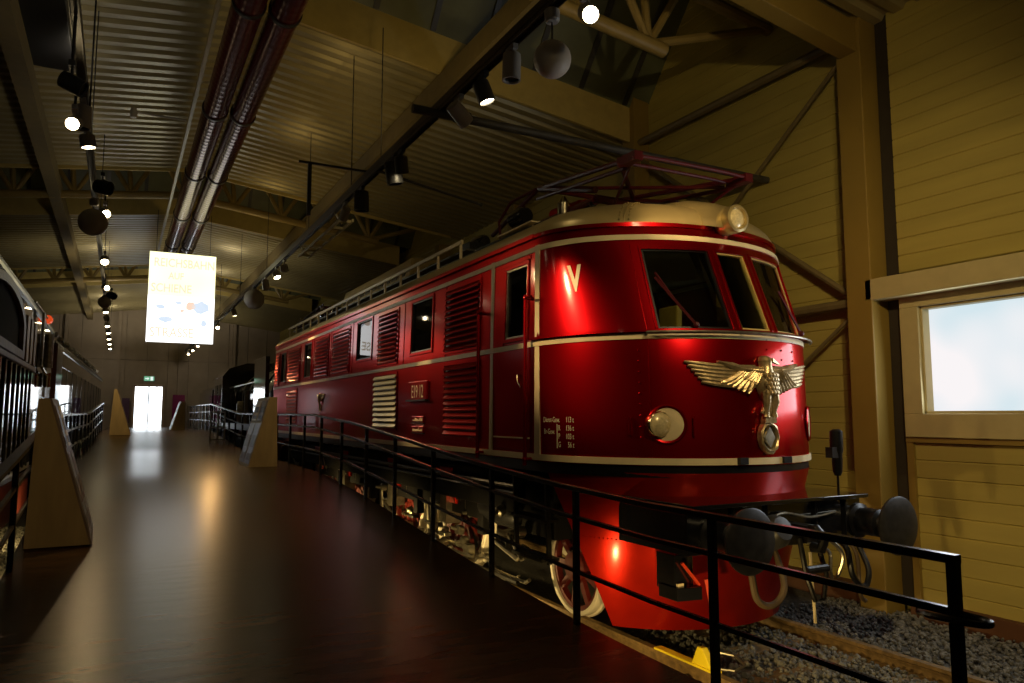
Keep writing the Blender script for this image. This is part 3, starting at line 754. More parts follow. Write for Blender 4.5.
m = MB(); m.tube((5.45, 4.7, .9), (5.46, 4.68, .3), .014, 6); m.build('pale_hanging_rod', CREAM, loco)
# under-frame
m = MB(); m.box(4.15, 6.45, 6.9, 20.9, .78, 1.44); m.box(4.05, 4.15, 7.6, 20.2, 1.0, 1.45)
for y in (8.6, 10.9, 13.2, 15.5, 17.8): m.box(4.08, 4.2, y - .08, y + .08, .62, 1.45)
frame = m.build('frame', mat('frame_black', (.006, .0055, .005), .7, spec=.15), loco, bevel=.01)
def wheel(y, r, name):
    m = MB(); m.lathe([(r * .90, .03), (r * .905, 0), (r * .985, 0), (r, .012), (r, .09), (r * 1.04, .1), (r * 1.04, .13), (r * .9, .13)], (4.36, y, r), (1, 0, 0), 48, caps=False)
    t = m.build(name, TYRE, loco, smooth=True)
    m = MB(); m.lathe([(.17, .0), (.15, -.05), (.09, -.06), (.001, -.06)], (4.39, y, r), (1, 0, 0), 20)
    m.lathe([(r * .91, .03), (r * .80, .03), (r * .80, .1), (r * .91, .1)], (4.36, y, r), (1, 0, 0), 40, caps=False)
    n = 9 if r < .6 else 13
    for k in range(n):
        a = 2 * pi * k / n; m.bar((4.42, y + .12 * cos(a), r + .12 * sin(a)), (4.42, y + r * .84 * cos(a), r + r * .84 * sin(a)), .07, .05, (1, 0, 0))
    m.lathe([(.17, 0), (.17, .1)], (4.38, y, r), (1, 0, 0), 20); m.build('spokes', WHEELR, t)
    return t
WH = [(6.86, .5), (9.75, .8), (12.05, .8), (14.95, .8), (17.25, .8), (20.2, .5)]
for y, r in WH:
    t = wheel(y, r, 'wheel')
    c = copy_tree(t, loco); c.location = Vector((2 * (XC - 4.36), 0, 0)) + t.location; c.scale = (1, 1, 1)
    # mirrored across the axle by turning about the vertical
    c.rotation_euler = (0, 0, pi); c.location = Vector((2 * XC, 2 * y, 0)) - 2 * Vector((loco.location.x, loco.location.y, 0)) + Vector((0, 0, 0))
    m = MB(); m.tube((4.45, y, r), (6.17, y, r), .09, 12); m.build('axle', OILY, loco, smooth=True)
for y in (9.75, 12.05, 14.95, 17.25):   # spring packs, red cups, brake gear
    m = MB()
    for k in range(6): w = .55 - .075 * k; m.box(4.12, 4.22, y - w, y + w, 1.18 - .028 * k, 1.2 - .028 * k)
    m.tube((4.17, y - .55, 1.19), (4.17, y - .55, .85), .022, 8); m.tube((4.17, y + .55, 1.19), (4.17, y + .55, .85), .022, 8); m.box(4.06, 4.28, y - .11, y + .11, .62, 1.05)
    m.build('leaf_spring', STEEL, loco)
    m = MB(); m.hexa([(4.12, y - .30, .9), (4.3, y - .30, .9), (4.3, y + .1, .9), (4.12, y + .1, .9), (4.02, y - .36, 1.40), (4.3, y - .36, 1.40), (4.3, y + .06, 1.40), (4.02, y + .06, 1.40)]); m.build('sand_box', SKIRT, loco, bevel=.015)
    m = MB(); m.bar((4.22, y + .98, 1.1), (4.22, y + .9, .35), .05, .06); m.bar((4.25, y + .9, .35), (4.25, y - .9, .30), .03, .05); m.hexa([(4.3, y + .82, .5), (4.46, y + .82, .5), (4.46, y + .92, .5), (4.3, y + .92, .5), (4.3, y + .70, 1.05), (4.46, y + .70, 1.05), (4.46, y + .8, 1.05), (4.3, y + .8, 1.05)])
    m.tube((4.1, y - .9, .30), (4.1, y + .9, .26), .022, 8); m.tube((4.12, y + .6, .9), (4.2, y + .75, .2), .018, 8); m.box(4.1, 4.2, y - .75, y - .6, .18, .42)
    build_each(m, 'brake_rigging', STEEL, loco)
random.seed(3)
for k in range(84):
    y = 7.3 + 13 * (random.random() ** 1.35); z = random.uniform(.14, .62) if k % 4 else random.uniform(.6, 1.3); x = random.uniform(3.98, 4.2); m = MB()
    if k % 3 == 0: m.box(x, x + random.uniform(.05, .12), y, y + random.uniform(.05, .22), z, z + random.uniform(.04, .14)); m.build('bracket', STEEL if k % 2 else OILY, loco, bevel=.008)
    elif k % 3 == 1: m.path([(x, y, z), (x + .02, y + .12, z - .05), (x, y + random.uniform(.3, .8), z + random.uniform(-.12, .2))], random.uniform(.012, .028), 8); m.build('pipe', STEEL, loco, smooth=True)
    else: m.lathe([(.04, 0), (.065, .02), (.065, .1), (.03, .12), (.02, .2)], (x + .1, y, z), (-1, 0, random.uniform(-.6, .6)), 14); m.build('valve', STEEL, loco, smooth=True)
m = MB()
for zz, r in ((1.3, .03), (1.22, .018), (.24, .025)): m.tube((4.03, 7.5, zz), (4.03, 20.3, zz), r, 8)
build_each(m, 'long_pipe', OILY, loco, smooth=True)
m = MB(); m.lathe([(.001, 0), (.18, .04), (.2, .1), (.2, 1.0), (.18, 1.06), (.001, 1.1)], (4.25, 7.6, .98), (0, 1, 0), 20); m.build('air_reservoir', BLACK, loco, smooth=True)
m = MB(); m.box(3.9, 4.1, 6.7, 7.45, 1.0, 1.03); m.box(3.9, 4.12, 6.75, 7.4, .6, .63)
for y in (6.72, 7.42): m.bar((3.95, y, 1.45), (3.98, y, .58), .03, .05)
build_each(m, 'cab_step', OILY, loco)
# roof walkway, box, insulators, pantographs
m = MB()
for x in (XC - 1.36, XC - .72, XC + .72, XC + 1.36):
    m.bar((x, 8.9, 4.40), (x, 20.3, 4.40), .03, .05)
    for k in range(15): y = 8.95 + k * .8; m.bar((x, y, 4.18), (x, y, 4.4), .03, .03, (0, 1, 0))
m.build('roof_walkway_rail', CREAM, roof)
m = MB()
for x0, x1 in ((XC - 1.33, XC - .75), (XC + .75, XC + 1.33)):
    for k in range(3): xa = x0 + .05 + k * .18; m.box(xa, xa + .14, 8.95, 20.2, 4.31, 4.335)
build_each(m, 'roof_walkway_board', GREYD, roof)
m = MB(); m.hexa([(4.62, 12.9, 4.3), (6.0, 12.9, 4.3), (6.0, 18, 4.3), (4.62, 18, 4.3), (4.78, 13.1, 5.08), (5.84, 13.1, 5.08), (5.84, 17.8, 5.08), (4.78, 17.8, 5.08)])
rb = m.build('roof_vent_housing', SILVER, roof, bevel=.04)
m = MB()
for r in range(3):
    for k in range(10): y = 13.3 + k * .45; z = 4.45 + r * .15; x = 4.62 + (z - 4.3) / .65 * .13 - .012; m.hexa([(x, y, z), (x + .03, y, z), (x + .03, y + .34, z), (x, y + .34, z), (x + .016, y, z + .07), (x + .046, y, z + .07), (x + .046, y + .34, z + .07), (x + .016, y + .34, z + .07)])
build_each(m, 'vent_slot', BLACK, rb)
def insulator(x, y, z, h, r, mt, name='insulator'):
    m = MB(); prof = [(r * .5, 0)]
    n = 4
    for k in range(n): zz = h * (k + .2) / n; prof += [(r * .55, zz), (r, zz + h * .1), (r * .55, zz + h * .16)]
    prof += [(r * .5, h)]
    m.lathe(prof, (x, y, z), (0, 0, 1), 16); return m.build(name, mt, roof, smooth=True)
m = MB(); m.lathe([(.07, 0), (.07, .06), (.045, .07), (.045, .12), (.075, .13), (.075, .34), (.05, .37), (.02, .42)], (4.48, 7.2, 4.22), (0, 0, 1), 18); m.build('surge_arrester', CHROME, roof, smooth=True)
def panto(ys, sgn, full=True):
    p = MB()
    Y = lambda d: ys + sgn * d
    # bow
    def bow(m, y):
        m.path([(4.36, y, 4.62), (4.50, y, 4.66), (4.8, y, 4.67), (5.6, y, 4.67), (5.85, y, 4.66), (5.95, y, 4.62)], .020, 8)
    bow(p, Y(-.12)); bow(p, Y(.12))
    for x in (4.42, 5.90): p.box(x - .05, x + .05, min(Y(-.15), Y(.15)), max(Y(-.15), Y(.15)), 4.61, 4.70)
    # upper arms, lower arms
    for x, xk in ((4.44, 4.62), (5.88, 5.8)):
        p.tube((x, Y(.0), 4.67), (xk, Y(2.15), 4.98), .03, 8); p.tube((x, Y(.1), 4.60), (xk, Y(2.2), 4.86), .024, 8)
        p.tube((xk, Y(2.15), 4.98), (xk, Y(.9), 4.62), .04, 8); p.tube((xk, Y(2.2), 4.98), (xk, Y(3.5), 4.66), .03, 8)
        p.tube((xk, Y(.9), 4.5), (xk, Y(4.2), 4.5), .05, 8)
    p.tube((4.62, Y(2.15), 4.98), (6.0, Y(2.15), 4.98), .035, 8); p.tube((4.62, Y(2.0), 4.94), (5.88, Y(.2), 4.64), .022, 8); p.tube((6.0, Y(2.0), 4.94), (4.46, Y(.2), 4.68), .028, 8)
    p.tube((4.62, Y(.9), 4.52), (6.0, Y(.9), 4.52), .05, 8); p.tube((4.62, Y(4.2), 4.52), (6.0, Y(4.2), 4.52), .05, 8)
    p.tube((4.46, Y(.02), 4.64), (4.75, Y(.75), 4.40), .016, 6); p.tube((5.88, Y(.02), 4.62), (5.85, Y(.75), 4.40), .016, 6)
    p.path([(4.6, Y(2.2), 4.98), (4.55, Y(2.8), 4.96), (4.52, Y(3.1), 4.75), (4.55, Y(3.1), 4.5)], .02, 6)
    pr = p.build('pantograph', PRED, roof, smooth=True)
    m = MB(); m.lathe([(.09, 0), (.09, .5), (.075, .52), (.075, .6), (.05, .62)], (4.75, Y(2.0), 4.6), (.15, -sgn, 0), 16); m.build('lifting_spring', SKIRT, pr, smooth=True)
    m = MB(); m.lathe([(.1, 0), (.13, .05), (.13, .3), (.08, .34)], (4.62, Y(2.5), 4.72), (0, sgn, 0), 16); m.lathe([(.08, 0), (.1, .03), (.1, .3), (.05, .33)], (4.6, Y(3.7), 4.62), (0, sgn, .1), 16); build_each(m, 'air_motor', BLACKG, pr, smooth=True)
    for x in (4.62, 6.0):
        for d in (.95, 4.15): insulator(x, Y(d), 4.26, .24, .07, BLACKG)
panto(5.85, 1); panto(21.9, -1)
m = MB(); m.bar((4.55, 7.0, 4.40), (4.45, 9.2, 4.42), .10, .05); m.bar((4.35, 7.4, 4.36), (4.3, 10.2, 4.38), .04, .06); m.box(4.28, 4.5, 9.4, 9.7, 4.35, 4.55); build_each(m, 'roof_bus_bar', BLACK, roof)
m = MB(); m.bar((4.35, 7.6, 4.42), (4.35, 8.5, 4.42), .16, .02); m.bar((4.35, 7.55, 4.3), (4.35, 7.75, 4.42), .05, .05); m.build('roof_step', CREAM, roof)

# ================================================================== railings
def railing_right():
    X = 3.3
    r = thing('railing', (X, 3.6, floor_z(3.6)), 'black steel railing in front of the red locomotive, running along the walkway edge', 'railing')
    posts = [2.07, 3.59, 5.15, 6.68, 8.23, 9.6, 10.9, 12.3, 13.7, 15.1, 16.5, 18.0, 19.5]
    for y in posts:
        fz = floor_z(y); m = MB(); w = .023
        m.box(X - w, X + w, y - w, y + w, fz - .25, fz + (1.05 if y > 2.5 else 1.08)); m.box(X - .0, X + .07, y - .05, y + .05, fz - .22, fz - .08)
        m.build('post', RAILM, r, bevel=.004)
    for h, nm, w, t in ((1.06, 'top_rail', .05, .04), (.83, 'middle_rail', .035, .035), (.41, 'lower_rail', .03, .03)):
        m = MB(); yy = [2.045, 4.2, 5.4, 6.9, 8, 9.4, 11.7, 14.2, 19.6]
        for a, b in zip(yy, yy[1:]): m.bar((X, a, floor_z(a) + h), (X, b, floor_z(b) + h), w, t)
        m.build(nm, RAILM, r, bevel=.004)
    z = floor_z(2.07) + .83
    m = MB(); m.path([(X, 2.12, z)] + [(X - .055 + .055 * cos(t), 1.98 - .085 * sin(t), z - .004) for t in [pi * i / 12 for i in range(13)]] + [(X - .11, 2.12, z - .01), (X - .06, 2.2, z - .02), (X, 2.24, z - .02)], .016, 8)
    m.build('hoop', RAILM, r, smooth=True)
    return r
railing_right()
def railing_left(y0, y1, X, label, step):
    r = thing('railing', (X, y0, floor_z(y0)), label, 'railing')
    n = int((y1 - y0) / step)
    for i in range(n + 1):
        y = y0 + (y1 - y0) * i / n; fz = floor_z(y); m = MB(); XX = X + (left_edge(y) + .86 if X < 0 else 0); m.box(XX - .025, XX + .025, y - .025, y + .025, fz - .22, fz + 1.04); m.build('post', RAILM, r)
    ks = [y0] + [k for k in (4.2, 5.4, 6.9, 8, 9.4, 11.7, 14.2, 20, 24, 28, 32) if y0 < k < y1] + [y1]
    for h, nm, w, t in ((1.06, 'top_rail', .09, .04), (.76, 'middle_rail', .035, .035), (.41, 'lower_rail', .03, .03)):
        m = MB()
        for a, b in zip(ks, ks[1:]): m.bar((X + (left_edge(a) + .86 if X < 0 else 0), a, floor_z(a) + h), (X + (left_edge(b) + .86 if X < 0 else 0), b, floor_z(b) + h), w, t)
        m.build(nm, (STEEL if X < 0 else GREYD) if nm != 'top_rail' else RAILM, r)
    return r
railing_left(5.5, 33, -.82, 'dark railing between the walkway and the dark railway cars', 1.4)
railing_left(20.5, 43, 3.3, 'pale-edged railing in front of the black steam locomotive', 1.5)
# barrier frames by the steam locomotive
def gate(x, y, z, label):
    r = thing('barrier_frame', (x, y, z), label, 'barrier')
    for k in range(3): MB().box(x + k * .22 - .02, x + k * .22 + .02, y - .02, y + .02, z, z + 1.02).build('post', GREYF, r)
    m = MB()
    for h in (.1, .5, 1.0): m.box(x - .02, x + .46, y - .02, y + .02, z + h - .02, z + h + .02)
    m.build('crossbars', GREYF, r)
gate(2.72, 26.5, floor_z(26.5), 'pale barrier frame nearer the yellow display board beside the steam locomotive')
gate(2.65, 34.5, floor_z(34.5), 'pale barrier frame farther away near the end wall')

# ================================================================== wedge display boards
def board(x0, x1, y0, y1, xt0, xt1, h, label, side=1, plates=True):
    z = floor_z((y0 + y1) / 2) - .02
    r = thing('display_board', ((x0 + x1) / 2, y0, z), label, 'display board')
    # side = 1: slanted face looks to +x; -1: looks to -x
    def P(y): return [(x0, y, z), (x1, y, z), (xt1, y, z + h), (xt0, y, z + h)]
    m = MB()
    for ya, yb in ((y0, y0 + .03), (y1 - .03, y1)):
        a, b = P(ya), P(yb); m = MB(); m.hexa(a + b); m.build('side_panel', WOODP, r, bevel=.003)
    m = MB(); xb, xtb = (x0, xt0) if side == 1 else (x1, xt1)
    m.hexa([(xb - .0, y0 + .03, z), (xb + .02 * side, y0 + .03, z), (xb + .02 * side, y1 - .03, z), (xb, y1 - .03, z), (xtb, y0 + .03, z + h), (xtb + .02 * side, y0 + .03, z + h), (xtb + .02 * side, y1 - .03, z + h), (xtb, y1 - .03, z + h)])
    m.build('back_panel', WOODP, r)
    xf, xtf = (x1, xt1) if side == 1 else (x0, xt0)
    n = 2 if plates else 1
    def F(f, y, d): # point on the slanted face
        nx, nz = h, (xf - xtf); L = sqrt(nx * nx + nz * nz)
        return Vector((xf + (xtf - xf) * f + side * d * h / L, y, z + h * f + d * abs(xf - xtf) / L))
    m = MB(); m.hexa([F(0, y0 - .0, -.0), F(0, y0, .02), F(0, y1, .02), F(0, y1, 0), F(1, y0, 0), F(1, y0, .02), F(1, y1, .02), F(1, y1, 0)]); m.build('slanted_panel', PLATE_B if side == 1 else WOODP, r)
    w = (y1 - y0) / n
    for i in range(n):
        ya, yb = y0 + i * w + .06, y0 + (i + 1) * w - .05
        for f0, f1, mt in ((.05, .62, PLATE_G), (.66, .95, PLATE_B if i == 0 else CREAM)):
            m = MB(); m.hexa([F(f0, ya, .02), F(f0, ya, .028), F(f0, yb, .028), F(f0, yb, .02), F(f1, ya, .02), F(f1, ya, .028), F(f1, yb, .028), F(f1, yb, .02)]); p = m.build('print_panel', mt, r)
            m = MB(); ww = yb - ya
            for a, b, c, d in ((.08, .25, .1, .5), (.08, .25, .55, .9), (.4, .7, .1, .9)):
                g0, g1 = f0 + (f1 - f0) * a, f0 + (f1 - f0) * b; u0, u1 = ya + ww * c, ya + ww * d
                m.hexa([F(g0, u0, .028), F(g0, u0, .031), F(g0, u1, .031), F(g0, u1, .028), F(g1, u0, .028), F(g1, u0, .031), F(g1, u1, .031), F(g1, u1, .028)])
            m.build('picture', GREYD if mt is not PLATE_G else PLATE_B, p)
board(-.79, -.20, 9.15, 10.1, -.74, -.64, 1.53, 'tall wedge display board nearest the camera, by the railing of the dark railway cars', 1)
board(2.38, 2.93, 15.85, 17.3, 2.76, 2.89, 1.43, 'yellow wedge display board beside the railing near the red locomotive', -1)
board(-.25, .42, 30.0, 31.2, -.16, -.07, 1.62, 'pale wedge display board far ahead, to the left of the exit door', 1, False)
board(1.98, 2.5, 34, 35.3, 2.33, 2.45, 1.2, 'small wedge display board far ahead, to the right of the exit door', -1, False)

# ================================================================== hanging lightbox poster
px0, px1, pz0, pz1, py = .52, 2.08, 3.93, 6.22, 20.5
ps = thing('hanging_poster', (1.3, py, pz0), 'bright lightbox poster hanging over the walkway beneath the red-brown ducts', 'poster')
m = MB(); m.box(px0, px1, py, py + .06, pz0, pz1); m.build('case', GREYF, ps)
PAPER = glow('poster_paper', (1, .98, .97), (1, 1, 1), 2.2, 1.)
PYEL = glow('poster_yellow_field', (1, .94, .52), (1, .96, .58), 1.75, 1.)
PINK = glow('poster_peach_print', (1, .80, .58), (1, .84, .64), 1.0, 3)
PBLUE = glow('poster_blue_print', (.72, .84, .98), (.78, .87, 1), 1.0, 6)
POR = glow('poster_orange_print', (1, .72, .56), (1, .78, .62), 1.0, 4)
m = MB(); m.box(px0, px1, py - .006, py, pz0, pz1); m.build('paper', PAPER, ps)
m = MB(); m.box(px0, px1, py - .008, py - .006, pz0 + 1.18, pz1); m.build('yellow_field', PYEL, ps)
def wr(t, size, u, v):
    tm = MB(); add_text(tm, t, size, lambda a, b, d: Vector((px0 + a, py - .012, pz0 + b)), .8, u, v, False, .005); tm.build('lettering', PINK, ps)
wr('REICHSBAHN', .30, .10, 1.93); wr('AUF', .24, .45, 1.62); wr('SCHIENE', .30, .06, 1.28); wr('STRASSE', .34, .07, .14)
def blob(cx, cz, rx, rz, n=14, seed=1):
    rr = random.Random(seed); return [(cx + rx * cos(2 * pi * i / n) * rr.uniform(.7, 1.1), cz + rz * sin(2 * pi * i / n) * rr.uniform(.7, 1.1)) for i in range(n)]
m = MB(); pm = lambda u, v, d: Vector((px0 + u, py - .010 - d, pz0 + v))
for a in ((1.25, .93, .22, .17, 12, 3), (.30, .9, .13, .06, 10, 4), (.42, .58, .17, .08, 12, 5), (1.32, .52, .08, .09, 10, 6), (.72, 1.02, .1, .05, 9, 8)): m.prism(blob(*a), pm, 0, .002)
build_each(m, 'blue_shape', PBLUE, ps)
m = MB(); m.prism(blob(1.0, .95, .13, .13, 12, 2), pm, 0, .002); m.prism(blob(.8, .82, .06, .05, 9, 9), pm, 0, .002); m.build('orange_shape', POR, ps)
m = MB()
for x in (px0 + .15, px1 - .15): m.tube((x, py + .03, pz1), (x, py + .03, 7.3), .008, 6)
build_each(m, 'hanging_wire', GREYD, ps)

# ================================================================== ducts
for x, lab in ((1.12, 'red-brown spiral duct, the left one of the pair under the roof ridge'), (1.53, 'red-brown spiral duct, the right one of the pair under the roof ridge')):
    d = thing('ventilation_duct', (x, 0, 6.85), lab, 'duct')
    m = MB(); prof = []
    y = -4.0
    while y < 34: prof += [(.1785, y), (.1797, y + .012), (.1785, y + .024)]; y += .16
    m.lathe(prof, (x, 0, 6.85), (0, 1, 0), 24); m.build('pipe', DUCT, d, smooth=True)
    for y in (5.2, 8.6, 12.0, 15.4, 18.8, 22.2):
        m = MB(); m.lathe([(.18, 0), (.196, .005), (.196, .06), (.18, .065)], (x, y, 6.85), (0, 1, 0), 24, caps=False); m.build('joint_band', DUCT if y < 8 else BLACK, d, smooth=True)
    m = MB()
    for y in (6.4, 13.0, 18.0): m.tube((x, y, 7.02), (x, y, 7.6), .008, 6)
    build_each(m, 'hanger_rod', GREYD, d)
m = MB(); m.bar((.83, -4, 7.0), (.83, 30, 7.0), .05, .10)
tag(m.build('cable_tray', TRUSSM, at=(.83, 10, 7)), 'thin ochre cable tray running beside the red-brown ducts', 'cable tray')

# ================================================================== lighting tracks
TR = thing('lighting_track', (3.03, 5, 5.5), 'long lighting track over the red locomotive side of the walkway', 'lighting track')
m = MB(); m.box(2.98, 3.08, -4, 43, 5.5, 5.58); m.box(2.985, 2.995, -4, 43, 5.46, 5.5); m.box(3.065, 3.075, -4, 43, 5.46, 5.5); m.build('channel', TRACKM, TR)
m = MB()
for y in (1, 5.2, 9.6, 14, 18.5, 23, 28, 33, 38): m.tube((3.03, y, 5.58), (3.03, y, roof_z(3.03) - .02), .008, 6)
build_each(m, 'hanger_rod', GREYD, TR)
TL = thing('lighting_track', (-.48, 5, 5.5), 'long lighting track over the left train side of the walkway', 'lighting track')
m = MB(); m.box(-.52, -.44, -4, 43, 5.5, 5.58); m.box(-.52, -.51, -4, 43, 5.46, 5.5); m.box(-.45, -.44, -4, 43, 5.46, 5.5); m.build('channel', TRACKM, TL)
m = MB()
for y in (1, 6, 11, 16, 21, 26, 32, 38): m.tube((-.48, y, 5.58), (-.48, y, roof_z(-.48) - .02), .008, 6)
build_each(m, 'hanger_rod', GREYD, TL)
m = MB(); m.box(-.98, -.6, 2.0, 9.2, 5.86, 5.98)
for y in (2.4, 5, 8.8): m.tube((-.79, y, 5.98), (-.79, y, roof_z(-.79)), .008, 6)
tag(m.build('suspended_panel', BLACK, at=(-.8, 4, 5.9), bevel=.01), 'dark flat suspended heater panel beside the left lighting track', 'panel')
# spotlight prototypes -------------------------------------------------
def spot_proto(style):
    r = thing('spotlight', (0, 0, 0), None, 'spotlight')
    body = {'white': GREYF, 'black': BLACK, 'grey': GREYD}[style[0]]
    R = style[1]; Lh = style[2]
    m = MB(); m.box(-.025, .025, -.08, .08, -.05, 0); m.tube((0, 0, -.05), (0, 0, -.13), .012, 8); m.build('track_adapter', body, r)
    h = MB(); h.lathe([(R * .6, -Lh * .45), (R * .95, -Lh * .4), (R, -Lh * .2), (R, Lh * .55), (R * .86, Lh * .55), (R * .82, Lh * .45)], (0, 0, 0), (0, 0, -1), 20, caps=False); h.lathe([(.001, 0), (R * .6, 0)], (0, 0, Lh * .45), (0, 0, 1), 20, caps=False)
    ho = h.build('lamp_head', body, r, smooth=True); ho.location = (0, 0, -.13 - R * .6)
    l = MB(); l.lathe([(.001, 0), (R * .84, 0)], (0, 0, -Lh * .47), (0, 0, -1), 20, caps=False)
    l.build('lens', LENS if style[3] else GLASSD, ho)
    return r
PROTO = {}
USED = set()
def spot(x, y, z, aim, style, label, energy=0, angle=40, blend=.6, size=.05, color=(1, .68, .32), group=None):
    if style not in PROTO: PROTO[style] = spot_proto(STY[style])
    if style in USED: o = copy_tree(PROTO[style])
    else: o = PROTO[style]; USED.add(style)
    o.location = (x, y, z); o['label'] = label; o['category'] = 'spotlight'
    if group: o['group'] = group
    if 4 < z < ZT - .02:
        dm = MB(); dm.v = []; dm.tube((x, y, z - .02), (x, y, ZT + .04), .014, 8)
        BASE[o.name] = Vector((x, y, z)); dm.build('drop_rod', GREYD, o)
    head = [c for c in o.children if c.name.startswith('lamp_head')][0]
    d = (Vector(aim) - Vector((x, y, z - .19))).normalized()
    head.rotation_mode = 'QUATERNION'; head.rotation_quaternion = d.to_track_quat('-Z', 'Y')
    if energy:
        ld = bpy.data.lights.new('spot_beam', 'SPOT'); ld.energy = energy; ld.color = color; ld.spot_size = radians(angle); ld.spot_blend = blend; ld.shadow_soft_size = size
        lo = bpy.data.objects.new('spot_beam', ld); COL.objects.link(lo)
        lo.location = Vector((x, y, z - .19)) + d * (STY[style][2] * .6 + .03); lo.rotation_mode = 'QUATERNION'; lo.rotation_quaternion = d.to_track_quat('-Z', 'Y')
    return o
STY = {'w': ('white', .072, .22, True), 'wb': ('white', .085, .15, True), 'wo': ('white', .085, .26, False), 'b': ('black', .10, .2, False), 'g': ('grey', .11, .30, False), 'gl': ('grey', .085, .22, True), 'gs': ('grey', .075, .2, False)}
ZT = 5.46
WARM = (1, .66, .30)
# right track, near to far
spot(3.03, 4.5, 5.33, (2.1, 2.2, 3.4), 'w', 'lit spotlight glaring toward the camera above the white globe', 0)
spot(3.03, 5.75, ZT, (3.0, 5.8, 3), 'wo', 'unlit grey can spotlight just left of the large white globe')
spot(3.03, 6.35, ZT, (3.75, 6.1, 3.2), 'gl', 'lit spotlight pointing down at the locomotive cab corner, third along the right track', 260, 24, .8)
spot(3.03, 6.95, ZT, (4.4, 7.4, 4.3), 'wo', 'unlit spotlight where the dark cross pole meets the right track')
spot(3.03, 8.75, ZT, (3.75, 9.9, 2.3), 'gl', 'spotlight above the number plate of the red locomotive', 500, 15, .8)
spot(3.03, 9.05, ZT, (3.5, 9.2, 3), 'g', 'dark grey spotlight paired with the one above the number plate')
spot(3.03, 10.5, ZT, (3.1, 10.6, 3), 'g', 'short dark spotlight hanging straight down halfway along the right track')
spot(3.03, 16.3, ZT, (3.75, 17, 3.2), 'wb', 'first white spotlight past the ladder-like fixture on the right track', 380, 30, .6)
spot(3.03, 17.2, ZT, (3.75, 15.8, 2.6), 'wb', 'second white spotlight past the ladder-like fixture on the right track', 160, 30, .6)
spot(3.03, 18.6, ZT, (3.3, 18.5, 3), 'wo', 'unlit white spotlight just before the small globe on the right track')
spot(3.03, 24.2, ZT, (3.75, 24, 2.6), 'w', 'lit spotlight just beyond the small globe on the right track', 160, 40)
spot(3.03, 28.4, ZT, (2.0, 22, 1.2), 'w', 'glaring lit spotlight beside the right edge of the hanging poster', 130, 60, color=(1, .55, .18))
for y in (31.5, 33.5, 36, 38.5, 41): spot(3.03, y, ZT, (2.6, y - 2, 1.5), 'w', 'small lit spotlight far down the right track beneath the poster', 60 if y < 35 else 0, 60, group='far spotlights on the right track')
# left track
spot(-.48, 7.1, 5.08, (3.85, 6.15, 2.8), 'gs', 'dark grey projector spotlight at the end of the suspended panel', 700, 21, .9, .03)
spot(-.53, 8.5, 5.22, (-.75, 6.0, 3.9), 'w', 'brightest lit spotlight on the left track, below the dark projector', 14, 60)
spot(-.48, 8.9, ZT, (-.5, 8.9, 3.6), 'wo', 'white unlit can spotlight beside the brightest lamp on the left track')
spot(-.46, 9.7, ZT, (-.1, 9.8, 3.2), 'wb', 'lit white spotlight turned down just right of the brightest lamp', 90, 60)
spot(-.34, 11.6, ZT, (.9, 10.8, 4.9), 'b', 'black spotlight sticking out right of the left track before the first truss')
spot(-.34, 13.3, 5.5, (.3, 11.0, 4.2), 'w', 'lit spotlight just above the round globe on the left track', 60, 60)
spot(-.39, 17.2, ZT, (-.2, 15.2, 3.4), 'wb', 'lit spotlight first below the round globe on the left track', 60, 60)
spot(-.43, 21.0, ZT, (3.75, 9.9, 2.35), 'w', 'glaring lit spotlight between the two globes on the left track', 520, 10, 1)
spot(-.3, 22.2, ZT, (.6, 21, 4.8), 'b', 'small black spotlight right of the glaring lamp between the two globes')
for y in (25.5, 27.5, 29.5, 32, 34.5, 37, 39.5): spot(-.48, y, ZT, (-.2, y - .6, 3.4) if y != 27.5 else (.1, 30.2, 2.2), 'wb', 'small lit spotlight far down the left track past the pale globe', {27.5: 170, 32: 60, 37: 60}.get(y, 0), 50, group='far spotlights on the left track')
# globes
def globe(x, y, zc, r, label):
    g = thing('globe_lamp', (x, y, zc), label, 'globe')
    MB().sphere((x, y, zc), r, 28, 18).build('globe', GLOBEM, g, smooth=True)
    m = MB(); m.tube((x, y, zc + r * .95), (x, y, ZT - .06), .008, 6); m.build('cord', GREYD, g)
    m = MB(); m.lathe([(.05, 0), (.065, .02), (.065, .10), (.04, .12)], (x, y, ZT - .12), (0, 0, 1), 16); m.build('canopy', GREYF, g, smooth=True)
globe(3.03, 5.03, 5.02, .155, 'large white globe hanging from the near end of the right track')
globe(3.03, 20.3, 5.15, .26, 'small globe far along the right track right of the poster')
globe(-.48, 13.0, 5.08, .21, 'brownish globe hanging midway along the left track')
globe(-.48, 23.5, 5.25, .17, 'pale globe hanging far down the left track')
# ladder-like white fixture on the right track
f = thing('cable_ladder', (3.15, 13.2, 5.3), 'pale ladder-like fixture fastened along the right lighting track', 'fixture')
m = MB()
for x in (3.1, 3.3): m.bar((x, 11.9, 5.32), (x, 15.2, 5.32), .03, .05)
build_each(m, 'side_bar', FRAMEW, f)
m = MB()
for k in range(7): m.bar((3.1, 12.0 + k * .5, 5.32), (3.3, 12.0 + k * .5, 5.32), .03, .04)
build_each(m, 'rung', FRAMEW, f)
m = MB()
for y in (12.2, 14.9): m.bar((3.06, y, 5.5), (3.2, y, 5.32), .03, .03)
build_each(m, 'bracket', FRAMEW, f)
